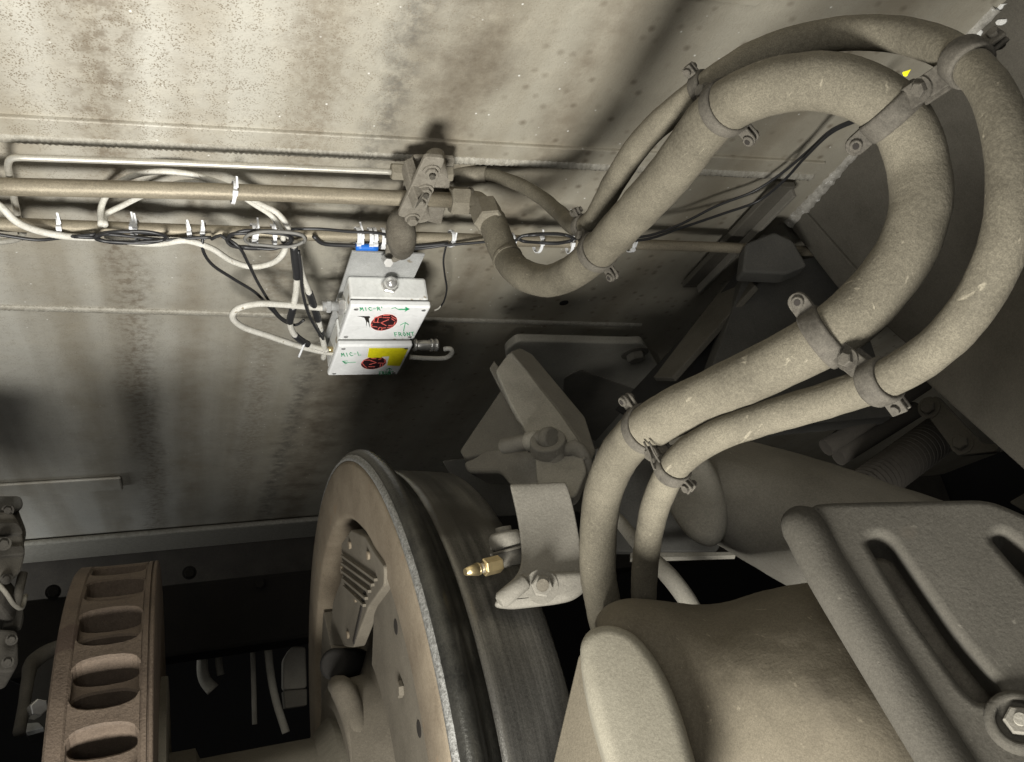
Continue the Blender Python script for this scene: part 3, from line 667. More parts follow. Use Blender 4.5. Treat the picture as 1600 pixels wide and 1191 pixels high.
# ================================================================== CABLES
zc = .588
def cable(name, pts, r, m, label, z=zc, cat='cable', group=None, parent=None):
    P = [Zp(p[0], p[1], p[2] if len(p) > 2 else z) for p in pts]
    o = tube(name, P, r, m, parent, step=.005, seg=8)
    if parent is None: tag(o, label, cat, group)
    return o
cable('white_cable', [(158, 352, .59), (158, 325, .615), (170, 300, .622), (205, 276, .625), (250, 268, .625), (300, 273, .622), (340, 285, .62), (372, 298, .615), (405, 318, .61), (432, 332, .605), (448, 352, .595), (452, 372, .588)], .0038, M['whitecable'], 'white cable looping above the thick pipe')
cable('white_cable', [(164, 352, .59), (166, 335, .612), (190, 322, .618), (225, 305, .622), (290, 285, .622), (350, 290, .62), (392, 316, .612), (425, 338, .605), (440, 360, .592), (443, 378, .587)], .0036, M['whitecable'], 'second white cable crossing behind the thick pipe inside the loop')
cable('white_cable', [(165, 368, .592), (200, 378), (250, 381), (290, 376), (330, 388), (362, 408), (395, 417), (425, 411), (443, 395), (449, 375, .592)], .004, M['whitecable'], 'white cable hanging in a shallow loop under the lower pipe', z=.582)
cable('grey_cable', [(-40, 300, .60), (0, 322, .594), (25, 346), (60, 361), (100, 369), (150, 372, .592)], .0042, M['whitecable'], 'dirty white cable joining the lower pipe at the far left', z=.584)
cable('white_cable', [(512, 482, .572), (485, 480, .57), (440, 476, .565), (400, 475, .56), (372, 482, .556), (363, 494, .555), (378, 510, .557), (420, 525, .56), (465, 540, .562), (500, 549, .565), (522, 552, .568)], .0047, M['whitecable'], 'stiff white cable bowing out left of the boxes and back')
def taped(pts, label, bands, r=.0045):
    t = thing('taped_cable', label, 'cable', Zp(*pts[0][:2], zc), 'taped cables dropping to the boxes')
    P = [Zp(*p) for p in pts]; tube('sheath', P, r, M['whitecable'], t, step=.005, seg=10)
    sp, _ = spline(P, r, .003)
    for a, b in bands:
        i0 = int(a * (len(sp) - 1)); i1 = int(b * (len(sp) - 1)); vs, fs = tube_geo(sp[i0:i1 + 1], [r + .0009] * (i1 - i0 + 1), 10)
        link('tape', vs, fs, M['blackcable'], t, smooth=True)
    return t
taped([(459, 385, .588), (461, 405, .582), (464, 430, .576), (462, 460, .572), (457, 485, .568), (453, 505, .566), (462, 525, .565), (485, 540, .565), (512, 548, .566)], 'white cable with black tape bands left of its twin beside the boxes', [(.0, .2), (.45, .58), (.72, .86)])
taped([(466, 400, .588), (472, 430, .58), (482, 455, .575), (490, 478, .572), (497, 500, .57), (503, 525, .568), (507, 548, .566), (505, 560, .566)], 'white cable with black tape bands nearest the boxes', [(.28, .55), (.66, .72)])
cable('white_cable', [(693, 546, .568), (703, 545, .568), (706, 552, .566), (698, 559, .564), (670, 560, .564), (640, 558, .566)], .0042, M['whitecable'], 'short white cable doubling back under the chrome plug')
tube('sleeve', [Zp(p[0], p[1], .584) for p in [(-40, 360), (20, 370), (60, 375), (100, 371), (150, 366)]], .002, M['blackcable'], None, seg=8)
o = bpy.data.objects['sleeve']; o.name = 'black_cable'; ORG[o.name] = ORG.get('sleeve'); tag(o, 'thin black cable along the far left of the lower pipe', 'cable')
def coil(label, cx, cy, a, b, turns, r=.0021, m=None, lead=None, z=.583, seed=1):
    rnd = random.Random(seed); pts = []
    if lead: pts += [(x, y, z) for x, y in lead[0]]
    for k in range(int(turns * 10)):
        t = 2 * math.pi * k / 10 + math.pi; q = 1 + rnd.uniform(-.18, .18)
        sx = abs(math.cos(t)) ** .7 * (1 if math.cos(t) > 0 else -1)
        pts.append((cx + a * sx * (1 - .05 * rnd.random()), cy + b * math.sin(t) * q, z - rnd.uniform(0, .006)))
    if lead: pts += [(x, y, z) for x, y in lead[1]]
    return cable('coiled_cable', pts, r, m or M['blackcable'], label, cat='cable coil')
coil('black cable folded into a long flat coil under the lower pipe', 205, 371, 57, 8, 3.2, lead=([(115, 370)], [(262, 375), (300, 372), (330, 371)]), seed=2)
coil('tangled black cable coil tied below the pipe beside the white cable loop', 405, 375, 52, 13, 4.3, lead=([(330, 374), (345, 368)], [(470, 368)]), seed=5)
coil('grey cable coil lying over the black tangle', 430, 374, 48, 11, 1.8, m=M['greycable'], seed=9, z=.579)
coil('black cable bundle strapped to the pipe right of the elbow hose', 853, 373, 44, 7, 3.6, lead=([(790, 380), (800, 378)], [(905, 372)]), seed=12)
cable('black_cable', [(318, 366, .59), (316, 385), (330, 412), (365, 436), (400, 458), (425, 485), (445, 503), (462, 508), (475, 500)], .0021, M['blackcable'], 'black cable hanging in the longest sweep towards the boxes', z=.58)
cable('black_cable', [(348, 368, .59), (372, 385), (388, 412), (402, 440), (420, 470), (440, 497), (455, 505)], .0021, M['blackcable'], 'black cable dropping inside the long sweep', z=.577)
cable('black_cable', [(466, 392, .585), (470, 420, .576), (472, 450, .568), (480, 485, .562), (492, 510, .56), (505, 530, .562)], .0022, M['blackcable'], 'black cable threaded between the taped white cables', z=.57)
cable('black_cable', [(455, 358, .588), (500, 358), (545, 362), (600, 366), (640, 388), (700, 383), (760, 378), (800, 376)], .002, M['blackcable'], 'black cable running along the front of the lower pipe above the boxes', z=.586)
cable('black_cable', [(490, 369, .59), (503, 380), (530, 383), (560, 384), (605, 386), (650, 385), (700, 381)], .0028, M['blackcable'], 'thicker black cable under the pipe behind the blue tape', z=.588)
cable('black_cable', [(697, 384, .587), (693, 405, .59), (695, 430, .60), (698, 452, .605), (694, 470, .605), (688, 480, .605)], .0014, M['blackcable'], 'hair thin black wire dangling right of the boxes')
cable('white_wire_end', [(690, 477, .605), (684, 483, .605), (679, 485, .605)], .0013, M['whitecable'], 'bare white tip of the dangling wire', cat='wire')
CB = [(905, 374, .585), (960, 372, .585), (1010, 369, .588), (1060, 352, .60), (1120, 322, .615), (1180, 298, .62)]
cable('black_cable', CB + [(1225, 268, .62), (1265, 234, .615), (1300, 203, .60), (1345, 183, .58), (1390, 160, .56)], .0021, M['blackcable'], 'upper of two black cables slanting up behind the thick hose')
cable('black_cable', [(p[0], p[1] + 5, p[2] - .004) for p in CB[:3]] + [(1065, 356, .60), (1130, 334, .612), (1185, 314, .618), (1225, 282, .616), (1258, 246, .61), (1300, 207, .598), (1345, 186, .577), (1390, 164, .556)], .0021, M['blackcable'], 'lower of two black cables slanting up behind the thick hose')
o = tube('tape_tag', [Zp(556, 386, .583), Zp(590, 387, .583)], .005, M['bluetape'], None, seg=10); tag(o, 'bright blue tape wrapped round cable above the box plate', 'tape')
# cable ties
me = None
def tie_mesh(R_):
    b = MB(); b.add(*lathe_geo((0, 0, 0), (1, 0, 0), [(-.0021, R_), (-.0021, R_ + .0014), (.0021, R_ + .0014), (.0021, R_)], 20, closed=True))
    b.add(*box_geo((0, -.004, -R_ - .001), (.0028, 0, 0), (0, .003, 0), (0, 0, .0022)))
    b.add(*box_geo((.001, -R_ * .6 - .008, -R_ + .003), (.0011, 0, 0), (.001, .006, -.002), (0, .0003, .0005)))
    m_ = bpy.data.meshes.new('cable_tie'); m_.from_pydata([tuple(v) for v in b.v], [], b.f); m_.materials.append(M['tie']); return m_
tm1 = tie_mesh(.0106); tm2 = tie_mesh(.0128)
TIES = [(92, 357, 0, 'white cable tie on the lower pipe nearest the left edge'), (207, 362, 0, 'white cable tie round the middle of the long flat coil'), (214, 366, 1, 'short white cable tie just right of the flat coil middle'),
        (295, 362, 0, 'white cable tie left of a close pair on the lower pipe'), (318, 364, 0, 'white cable tie where the long black sweep leaves the pipe'), (365, 302, 2, 'only white cable tie on the thick upper pipe'),
        (394, 368, 1, 'white cable tie at the left of the tangled coil'), (401, 370, 1, 'second white cable tie on the tangled coil'), (427, 369, 1, 'white cable tie in the middle of the tangled coil'),
        (451, 370, 1, 'white cable tie at the right end of the tangled coil'), (557, 372, 1, 'white cable tie left of the blue tape'), (562, 373, 1, 'white cable tie touching the left end of the blue tape'), (577, 372, 1, 'white cable tie across the blue tape'),
        (584, 373, 1, 'slanted white cable tie right of the blue tape middle'), (597, 371, 1, 'white cable tie against the rounded pipe clamp'), (704, 374, 0, 'white cable tie on the pipe between clamp and elbow hose'),
        (797, 376, 0, 'white cable tie half hidden behind the elbow hose'), (840, 377, 1, 'white cable tie with raised tail on the right bundle'), (889, 379, 1, 'white cable tie beside the farthest hose clamp'), (985, 383, 0, 'white cable tie peeking out past the thick hose')]
for k, (x, y, kind, lab) in enumerate(TIES):
    z = zp - (0.002 if kind == 1 else 0); o = bpy.data.objects.new('cable_tie', tm2 if kind else tm1); COL.objects.link(o)
    # snap onto pipe axis
    if kind == 2: p = Zp(x, 300, zp)
    else: p = Zp(x, 350 + x * (388 - 350) / 1160, zp) + V((0, 0, -.003 if kind == 1 else 0))
    o.location = p; o.rotation_euler = (random.uniform(-.9, .5), random.uniform(-.12, .12), random.uniform(-.12, .12))
    tag(o, lab, 'cable tie', 'white cable ties on the pipes')
o = tube('cable_tie', [Zp(476, 536, .562), Zp(471, 548, .556), Zp(467, 558, .55)], .0018, M['tie'], None, seg=6); tag(o, 'white cable tie tail sticking down from the bowed white cable', 'cable tie', 'white cable ties on the pipes')

# ================================================================== RIGHT HAND FRAME
t = thing('sill_beam', 'brown grey frame beam with flaking pale weld along its corner', 'beam', (1.0, .6, .6))
pls = Plane(Xp(1245, 345, .945), Xp(1530, 45, .905), Xp(1345, 470, .975))
slab('web_plate', pls, [(1232, 352), (1535, 35), (1680, -120), (1720, 500), (1440, 560), (1305, 440)], .05, M['frame'], t, r=.002, bev=.003)
slab('edge_strip', pls, [(1236, 350), (1262, 330), (1385, 470), (1350, 490), (1310, 445)], .03, M['frame'], t, lift=.006, r=.001)
wb = bead('weld_bead', pls.at(1238, 347) + pls.n * .002, pls.at(1345, 222) + pls.n * .002, .0125, M['weld'], t, .9, .13, .015)
wb = bead('weld_bead', pls.at(1345, 222) + pls.n * .002, pls.at(1560, 8) + pls.n * .002, .0095, M['weld'], t, .9, .13, .015)
for (x, y, a, b, an) in [(1512, 47, 14, 8, -30), (1535, 22, 18, 7, -35), (1558, 14, 20, 5, -30), (1530, 52, 9, 6, -50), (1498, 60, 7, 4, -20), (1565, 35, 9, 5, -30), (1548, 5, 25, 5, -32)]:
    vsn = [(x + q[0] * random.uniform(.7, 1.2), y + q[1] * random.uniform(.7, 1.2)) for q in ell(0, 0, a, b, an, 11)]
    slab('paint_flake', pls, vsn, .003, M['paint'], t, lift=.0025, r=0, bev=.0008)
t = thing('angle_bar', 'slim angle bar welded to the floor where the lower pipe ends', 'bar', Zp(1170, 350, .63))
a = Zp(1228, 288, .632); b = Zp(1078, 446, .632); d = (b - a).normalized(); s_ = V((-d.y, d.x, 0))
box('flange', (a + b) / 2, d * (b - a).length / 2, s_ * .017, V((0, 0, .005)), M['frame'], t, bevel=.0015)
box('upright', (a + b) / 2 - s_ * .013 + V((0, 0, -.008)), d * ((b - a).length / 2 - .004), s_ * .003, V((0, 0, .010)), M['castgrey'], t, bevel=.001)
t = thing('transom', 'dark grey upright frame leg with a rough weld near its top', 'beam', C(1160, 520, 1.3))
plt = PD((1160, 430, 1.30), (1250, 430, 1.33), (1120, 620, 1.18))
slab('leg_plate', plt, [(1165, 425), (1275, 400), (1330, 440), (1400, 650), (1070, 680), (1110, 580)], .04, M['darkgrey'], t, r=.004)
plg = PD((1090, 470, 1.40), (1160, 425, 1.33), (1060, 620, 1.3))
slab('gusset', plg, [(1150, 425), (1172, 430), (1112, 600), (1060, 690), (960, 640), (1100, 490)], .02, M['black'], t, r=.003)
bead('weld_bead', plt.at(1163, 427) + plt.n * .003, plt.at(1245, 427) + plt.n * .003, .006, M['darkgrey'], t, .8, .3)
slab('rib', PD((1110, 470, 1.36), (1165, 440, 1.31), (1050, 560, 1.3)), [(1135, 440), (1168, 432), (1180, 445), (1050, 590), (1020, 590)], .01, M['frame'], t, r=.002)
t = thing('cap_block', 'dark welded block where the pipe meets the frame leg', 'block', C(1200, 395, 1.25))
slab('block_face', PD((1160, 360, 1.24), (1260, 360, 1.24), (1160, 430, 1.22)), [(1165, 380), (1210, 362), (1240, 376), (1262, 415), (1230, 428), (1160, 425)], .04, M['darkgrey'], t, r=.006, bev=.004)

# far right dark panel, bracket with two bolts, bellows
o = slab('broad_panel', PD((1450, 590, .98), (1600, 440, .86), (1600, 735, .82)), [(1440, 592), (1475, 560), (1540, 440), (1580, 380), (1760, 300), (1780, 900), (1600, 735)], .03, M['frame'], None, r=.004, bev=.003)
tag(o, 'broad dull brown panel at the right edge behind the hose', 'panel')
t = thing('pillar_bracket', 'shadowed steel bracket with two round bolt heads at right', 'bracket', C(1480, 660, 1.2))
plb = PD((1440, 630, 1.20), (1470, 615, 1.18), (1500, 710, 1.14))
slab('bracket_plate', plb, [(1434, 630), (1462, 618), (1532, 692), (1560, 695), (1556, 706), (1495, 712)], .014, M['frame'], t, r=.004)
bolt(t, plb.at(1452, 637), plb.n, .011, .008, M['frame']); bolt(t, plb.at(1503, 692), plb.n, .011, .008, M['frame'])
o = cyl('bellows', C(1470, 678, 1.25), C(1345, 770, 1.15), .030, M['beambrown'], None, seg=28); tag(o, 'dark ribbed cylinder under the two bolt bracket', 'bellows')
for k in range(22):
    p = C(1470, 678, 1.25).lerp(C(1345, 770, 1.15), (k + .5) / 22); ax = (C(1345, 770, 1.15) - C(1470, 678, 1.25)).normalized()
    vs, fs = lathe_geo(p, ax, [(-.002, .029), (0, .0306), (.002, .029)], 28, closed=True); link('rib', vs, fs, M['beambrown'], o, smooth=True)
for (p, q, lab) in [((1445, 598, 1.3), (1290, 700, 1.25), 'upper dark diagonal rod behind the thin hose at right'), ((1432, 640, 1.3), (1310, 715, 1.25), 'lower dark diagonal rod behind the thin hose at right')]:
    o = cyl('diagonal_rod', C(*p), C(*q), .014, M['beambrown'], None, seg=14); tag(o, lab, 'rod', 'dark diagonal rods at right')
o = slab('guard_plate', PD((1540, 690, 1.05), (1600, 640, 1.0), (1600, 760, 1.0)), [(1575, 785), (1660, 735), (1660, 800), (1600, 800)], .02, M['frame'], None); tag(o, 'small corner of a dark plate between panel and motor cover', 'plate')

# ================================================================== MOUNT WITH FORK, CALIPER LEVER
t = thing('brake_hanger', 'grey brake hanger plate with forked arm and hex bolt', 'bracket', C(870, 610, 1.2))
plm = Plane((0, 0, .606), (1, 0, .606), (0, 1, .606))
slab('base_plate', plm, [(790, 548), (808, 533), (985, 537), (1004, 536), (1050, 612), (1000, 640), (1010, 700), (900, 740), (800, 640)], .017, M['pale'], t, r=.012, bev=.004)
bolt(t, Zp(992, 552, .605), (0, 0, -1), .019, .016, M['castgrey'])
slab('recess_shade', Plane((0, 0, .603), (1, 0, .603), (0, 1, .603)), [(880, 592), (905, 578), (1000, 612), (930, 690), (880, 660)], .003, M['castgrey'], t, r=.01)  # flat darker sheet, its colour stands in for shade inside the recess
plf = PD((790, 560, 1.16), (830, 560, 1.15), (880, 700, .99))
slab('fork_arm', plf, [(774, 578), (795, 550), (804, 554), (872, 640), (903, 684), (917, 735), (900, 775), (850, 790), (838, 745), (836, 705), (818, 668), (795, 626)], .016, M['castlight'], t, r=.007, bev=.003, res=3)
slab('arm_flange', PD((806, 553, 1.165), (828, 553, 1.19), (905, 690, 1.0)), [(797, 549), (812, 543), (832, 553), (915, 652), (932, 705), (926, 716), (912, 716), (903, 684), (872, 640)], .03, M['castgrey'], t, r=.006, bev=.003)
slab('arm_lug', PD((768, 575, 1.19), (785, 560, 1.2), (800, 630, 1.1)), [(764, 575), (772, 563), (784, 580), (800, 622), (793, 628)], .03, M['castgrey'], t, r=.003)
pll = PD((800, 620, 1.25), (840, 650, 1.2), (730, 700, 1.2))
slab('web_plate', pll, [(785, 605), (800, 618), (838, 672), (800, 700), (725, 716), (718, 704)], .03, M['castgrey'], t, r=.005, bev=.003)
cyl('pivot_pin', C(786, 697, 1.04), C(858, 686, .985), .0105, M['castgrey'], t, ch=.002)
cyl('pin_collar', C(826, 691, 1.01), C(842, 688.5, .998), .0135, M['castlight'], t, ch=.002)
cyl('pin_end', C(852, 687, .99), C(864, 685, .98), .0150, M['castgrey'], t, ch=.003)
b_ = MB(); b_.add(*lathe_geo(C(856, 690, .985), plf.n, [(-.012, .011), (-.012, .024), (.004, .022), (.004, .013)], 28, closed=True)); b_.link('hook_eye', M['castgrey'], t, bevel=.002)
tube('hook_shank', [C(866, 700, .985), C(868, 722, .985), C(862, 750, .99), C(852, 778, .995)], [.013, .014, .015, .015], M['castgrey'], t, seg=14)
slab('link_block', PD((730, 720, 1.12), (830, 700, 1.06), (800, 760, 1.05)), [(722, 722), (742, 714), (758, 702), (790, 700), (835, 702), (850, 715), (848, 760), (800, 764), (780, 738), (755, 738), (728, 738)], .05, M['castgrey'], t, r=.008, bev=.006)
slab('back_plate', PD((700, 730, 1.35), (900, 730, 1.25), (800, 800, 1.3)), [(690, 720), (930, 700), (930, 800), (740, 810)], .02, M['darkgrey'], t, r=.004)
tube('small_knuckle', [C(884, 708, .985), C(897, 699, .98), (C(910, 712, .98)), C(918, 745, .98)], [.009, .010, .010, .009], M['castgrey'], t, seg=12)

C_far = C
def C(px, py, d): return C_far(px, py, d * 0.925)     # the lever stands this much nearer, clear of the tread
t = thing('slack_lever', 'dusty curved lever bracket with a bolt and brass nipple in front of the wheel', 'lever', C(850, 850, .9))
# folded plate: upper face, then curling out to the lower foot
prof = [(795, 757, .93), (806, 795, .915), (813, 835, .895), (816, 870, .875), (812, 893, .858), (795, 910, .845)]
rgt = [(884, 753, .93), (897, 790, .915), (905, 835, .895), (912, 872, .88), (915, 895, .868), (915, 925, .86)]
rows = []
for (l, r_) in zip(prof, rgt):
    rows.append([tuple(l[k] + (r_[k] - l[k]) * f_ for k in range(3)) for f_ in (0, .03, .35, .7, .96, 1)])
rows = [[(p[0], p[1] - 4, p[2]) for p in rows[0]]] + rows[1:]
o = patch('curved_plate', rows, M['castgrey'], t, th=.009)
plv = PD((800, 940, .84), (900, 930, .845), (850, 900, .85))
slab('foot', plv, [(769, 947), (790, 915), (812, 895), (915, 890), (928, 912), (900, 937), (870, 943), (800, 951)], .030, M['castgrey'], t, r=.008, bev=.008, res=5)
cyl('foot_roller', C(780, 941, .832), C(822, 906, .845), .0085, M['castgrey'], t, ch=.003)
bolt(t, plv.at(846, 917), plv.n, .011, .011, M['castgrey'])
cyl('bolt_end', plv.at(846, 917) + plv.n * .012, plv.at(846, 917) + plv.n * .018, .006, M['rubber'], t, seg=14)
pm_ = C(790, 838, .91); ax = (C(808, 832, .93) - C(770, 843, .89)).normalized()
vsax = (C(790, 826, .9) - C(795, 870, .89)).normalized()
cyl('pin_head', C(786, 824, .91), C(788, 834, .908), .0085, M['castgrey'], t); cyl('pin_body', C(788, 832, .908), C(793, 858, .903), .0175, M['castgrey'], t, ch=.003)
cyl('pin_washer', C(792.5, 857, .903), C(793.5, 861, .9025), .0190, M['frame'], t); cyl('pin_base', C(793.5, 861, .9025), C(798, 885, .898), .0155, M['castgrey'], t)
a = C(781, 881, .872); b = C(727, 894, .846); d = b - a
nip = thing('grease_nipple', 'shiny yellow brass grease nipple pointing left from the lever', 'nipple', a)
hexa('nipple_hex', a, a + d * .48, .0088, M['brass'], nip); cyl('nipple_neck', a + d * .46, a + d * .70, .0050, M['chrome'], nip)
cyl('nipple_tip', a + d * .66, b, .0066, M['brass'], nip, r1=.0036); cyl('nipple_collar', a + d * .6, a + d * .66, .0062, M['brass'], nip)

C = C_far
# ================================================================== WHEEL AND AXLE
YC, ZC = 1.17, -0.088
ctr = V((0, YC, ZC))
ws = thing('train_wheel', 'large steel train wheel with rusty rim face and worn bright flange', 'wheel', (0.25, YC, ZC))
def wl(name, prof, m, seg=128, closed=False, smooth=True):
    vs, fs = lathe_geo(ctr, (1, 0, 0), prof, seg, closed=closed, up=(0, 0, 1)); o = link(name, vs, fs, m, ws, smooth=smooth)
    return o
wl('rim_face', [(.222, .366), (.209, .3695), (.2065, .376), (.2060, .441), (.2085, .4462), (.225, .4455), (.235, .42), (.262, .40), (.264, .362)], M['rim'], closed=True)
wl('worn_edge', [(.2110, .4450), (.2078, .4470), (.2085, .4505), (.2125, .4542), (.225, .452), (.225, .445)], M['worn'], seg=160, closed=True)
wl('flange', [(.2125, .4535), (.2170, .4585), (.2230, .4610), (.2290, .4600), (.2345, .4560), (.2395, .4480), (.2440, .4380), (.2500, .4335), (.2580, .4315), (.258, .40), (.2125, .40)], M['flange'], closed=True)
wl('tread', [(.2578, .4312), (.2700, .4300), (.2720, .4292), (.2850, .4288), (.2862, .4280), (.3000, .4272), (.3015, .4264), (.3160, .4255), (.3270, .4235), (.3400, .4225), (.3435, .4190), (.3435, .37), (.30, .362), (.258, .362)], M['tread'], closed=True)
wl('web', [(.268, .366), (.262, .34), (.255, .22), (.225, .16), (.18, .155), (.18, .05), (.36, .05), (.36, .155), (.31, .17), (.285, .3), (.30, .366)], M['web'], closed=True)
# wheel mounted friction ring in sectors, with bolt holes and cooling slots
def sector(name, x0, x1, r0, r1, a0, a1, m, parent, n=14, bevel=.0015):
    vs = []; fs = []
    for k in range(n + 1):
        a = math.radians(a0 + (a1 - a0) * k / n)
        for (x, r) in ((x0, r0), (x0, r1), (x1, r1), (x1, r0)): vs.append(ctr + V((x, -math.sin(a) * r, math.cos(a) * r)))
    for k in range(n):
        for i in range(4): j = (i + 1) % 4; fs.append([k * 4 + i, k * 4 + j, k * 4 + 4 + j, k * 4 + 4 + i])
    fs.append([0, 1, 2, 3]); fs.append([n * 4 + 3, n * 4 + 2, n * 4 + 1, n * 4])
    return link(name, vs, fs, m, parent, bevel=bevel)
# angles from top towards the camera side
ring = sector('friction_ring', .214, .258, .205, .3560, 38, 322, M['web'], ws, 60)
for a in (56, 76, 96, 116):
    A = math.radians(a); c = ctr + V((.2136, -math.sin(A) * .333, math.cos(A) * .333)); cyl('bolt_hole', c, c + V((.006, 0, 0)), .0085, M['smear'], ws, seg=16)
for (a, r) in ((66, .30), (86, .27)):
    A = math.radians(a); c = ctr + V((.2140, -math.sin(A) * r, math.cos(A) * r)); hexa('ring_bolt', c, c + V((-.006, 0, 0)), .009, M['web'], ws)
# caliper pad carrier in the upper part of the wheel
pc = thing('pad_carrier', 'ribbed dusty brake pad carrier inside the upper part of the wheel', 'brake pad', Xp(545, 920, .19))
plx = Plane((.203, 1, 0), (.203, 1.4, 0), (.203, 1, .4))
slab('carrier_plate', plx, [(533, 850), (548, 828), (570, 838), (584, 862), (600, 885), (600, 915), (575, 950), (552, 1012), (514, 1008), (520, 940), (535, 900)], .016, M['web'], pc, r=.006, bev=.002)
for (p, q) in [((537, 868), (590, 906)), ((537, 880), (585, 914)), ((537, 892), (580, 924)), ((538, 904), (575, 935)), ((540, 916), (572, 946))]:
    a = plx.at(*p); b = plx.at(*q); d = (b - a); s_ = V((1, 0, 0)).cross(d.normalized())
    box('rib', (a + b) / 2 + V((-.001, 0, 0)), d / 2, s_ * .0016, V((.003, 0, 0)), M['web'], pc)
a = plx.at(571, 925); b = plx.at(553, 1004); s_ = V((1, 0, 0)).cross((b - a).normalized())
box('slit', (a + b) / 2 + V((-.0003, 0, 0)), (b - a) / 2, s_ * .0028, V((.0012, 0, 0)), M['smear'], pc)
for (x, y) in [(577, 868), (548, 852), (536, 890), (557, 935), (545, 992)]:
    c = plx.at(x, y); cyl('stud', c + V((-.003, 0, 0)), c + V((.002, 0, 0)), .005, M['rim'], pc, seg=12)
o = cyl('carrier_spindle', Xp(520, 1038, .185), Xp(560, 1036, .236), .021, M['beamdark'], None, seg=24, ch=.006); tag(o, 'black round spindle end in front of the wheel hub', 'spindle')
o = tube('caliper_arm', [Xp(526, 1070, .185), Xp(537, 1080, .185), Xp(551, 1115, .19), Xp(562, 1160, .192), Xp(572, 1240, .195)], [.012, .016, .0155, .015, .015], M['web'], None, seg=14); tag(o, 'rounded tan caliper arm end rising beside the axle at the wheel', 'arm')
ax_ = thing('axle', 'thick grimy axle running left from the wheel along the bottom', 'axle', (0, YC, ZC))
vs, fs = lathe_geo(ctr, (1, 0, 0), [(-1.4, .088), (-.15, .088), (-.145, .105), (0.01, .105), (.015, .092), (.15, .092), (.172, .112), (.20, .112), (.20, .09), (.40, .09)], 64)
link('axle_shaft', vs, fs, M['axle'], ax_, smooth=False)
for p in bpy.data.objects['axle_shaft'].data.polygons: p.use_smooth = abs(p.normal.x) < .5

# ================================================================== VENTILATED BRAKE DISC
ZC = -0.103; ctr = V((0, YC, ZC))
bd = thing('brake_disc', 'rust brown ventilated brake disc seen edge on at the lower left', 'brake disc', (-.07, YC, ZC))
RD = .352
def ringpart(name, prof, m):
    vs, fs = lathe_geo(ctr, (1, 0, 0), prof, 128, closed=True, up=(0, 0, 1)); o = link(name, vs, fs, m, bd)
    for p in o.data.polygons: p.use_smooth = True
    md = o.modifiers.new('es', 'EDGE_SPLIT'); md.split_angle = .5
XL0, XL1, XR0, XR1 = -.1140, -.0970, -.0400, -.0275
ringpart('friction_plate', [(XL0, .20), (XL0, RD - .002), (XL0 + .002, RD), (XL1 - .003, RD), (XL1, RD - .003), (XL1, .20)], M['discrust'])
ringpart('friction_plate', [(XR0, .20), (XR0, RD - .003), (XR0 + .003, RD), (XR0 + .0068, RD), (XR0 + .0072, RD - .003), (XR0 + .0084, RD - .003), (XR0 + .0088, RD), (XR1 - .001, RD), (XR1, RD - .001), (XR1, .20)], M['discrust'])
ringpart('hub', [(-.13, .10), (-.13, .21), (-.02, .21), (-.02, .10)], M['axle'])
def vane_mesh(name, hw_end, hw_mid, rout, rin, m):
    xs = [XL1 - .001, XL1 + .0025, XL1 + .007, XL1 + .015, (XL1 + XR0) / 2, XR0 - .015, XR0 - .007, XR0 - .0025, XR0 + .001]
    h3 = hw_end - hw_mid; half = [hw_end, hw_mid + h3 * .5, hw_mid + h3 * .26, hw_mid + h3 * .08]; ws_ = half + [hw_mid] + half[::-1]
    vs = []; fs = []
    for x, h in zip(xs, ws_):
        for (y, z) in ((-h, rin), (h, rin), (h, rout - .002), (h - .002, rout), (-h + .002, rout), (-h, rout - .002)): vs.append((x, y, z))
    for i in range(len(xs) - 1):
        for k in range(6): j = (k + 1) % 6; fs.append([i * 6 + k, i * 6 + j, i * 6 + 6 + j, i * 6 + 6 + k])
    me = bpy.data.meshes.new(name); me.from_pydata(vs, [], fs)
    bm = bmesh.new(); bm.from_mesh(me); bmesh.ops.recalc_face_normals(bm, faces=bm.faces); bm.to_mesh(me); bm.free()
    me.materials.append(m); return me
NV = 30
vm = vane_mesh('vane', .0220, .0085, RD - .001, .215, M['discrust']); rm = vane_mesh('web_rib', .0140, .0042, RD - .012, .215, M['discrust'])
for k in range(NV):
    for me_, off, nm in ((vm, 0, 'vane'), (rm, .5, 'web_rib')):
        o = bpy.data.objects.new(nm, me_); COL.objects.link(o); o.parent = bd; o.location = (.07, 0, 0)
        o.rotation_euler = ((k + off + .3) * 2 * math.pi / NV, 0, 0)

# ================================================================== LEFT EDGE EQUIPMENT
t = thing('brake_caliper', 'bulky dusty brake caliper cut off by the left edge', 'caliper', C(10, 880, 1.0))
pq = PD((0, 800, 1.05), (40, 830, 1.06), (0, 900, 1.0))
slab('caliper_block', pq, [(-90, 790), (28, 782), (33, 800), (45, 830), (35, 870), (22, 890), (-90, 880)], .09, M['calip2'], t, r=.01, bev=.006)
slab('block_cap', pq, [(-90, 782), (28, 781), (32, 798), (20, 806), (-90, 812)], .06, M['darkgrey'], t, lift=.012, r=.008, bev=.004)
slab('caliper_block', pq, [(-90, 822), (4, 815), (18, 840), (25, 880), (16, 915), (-90, 930)], .05, M['calip'], t, lift=.03, r=.01, bev=.006)
slab('caliper_block', PD((0, 900, 1.0), (20, 900, 1.0), (0, 980, .95)), [(-90, 880), (5, 892), (16, 935), (10, 960), (-90, 965)], .06, M['calip2'], t, lift=.015, r=.008, bev=.005)
cyl('tie_rod', C(36, 895, 1.02), C(20, 965, .99), .0055, M['calip'], t); hexa('rod_nut', C(22, 955, .995), C(17, 983, .98), .0105, M['calip2'], t)
slab('caliper_block', PD((0, 980, .95), (30, 985, .96), (0, 1050, .92)), [(-90, 975), (28, 984), (30, 1035), (22, 1050), (-90, 1050)], .05, M['calip2'], t, r=.006, bev=.004)
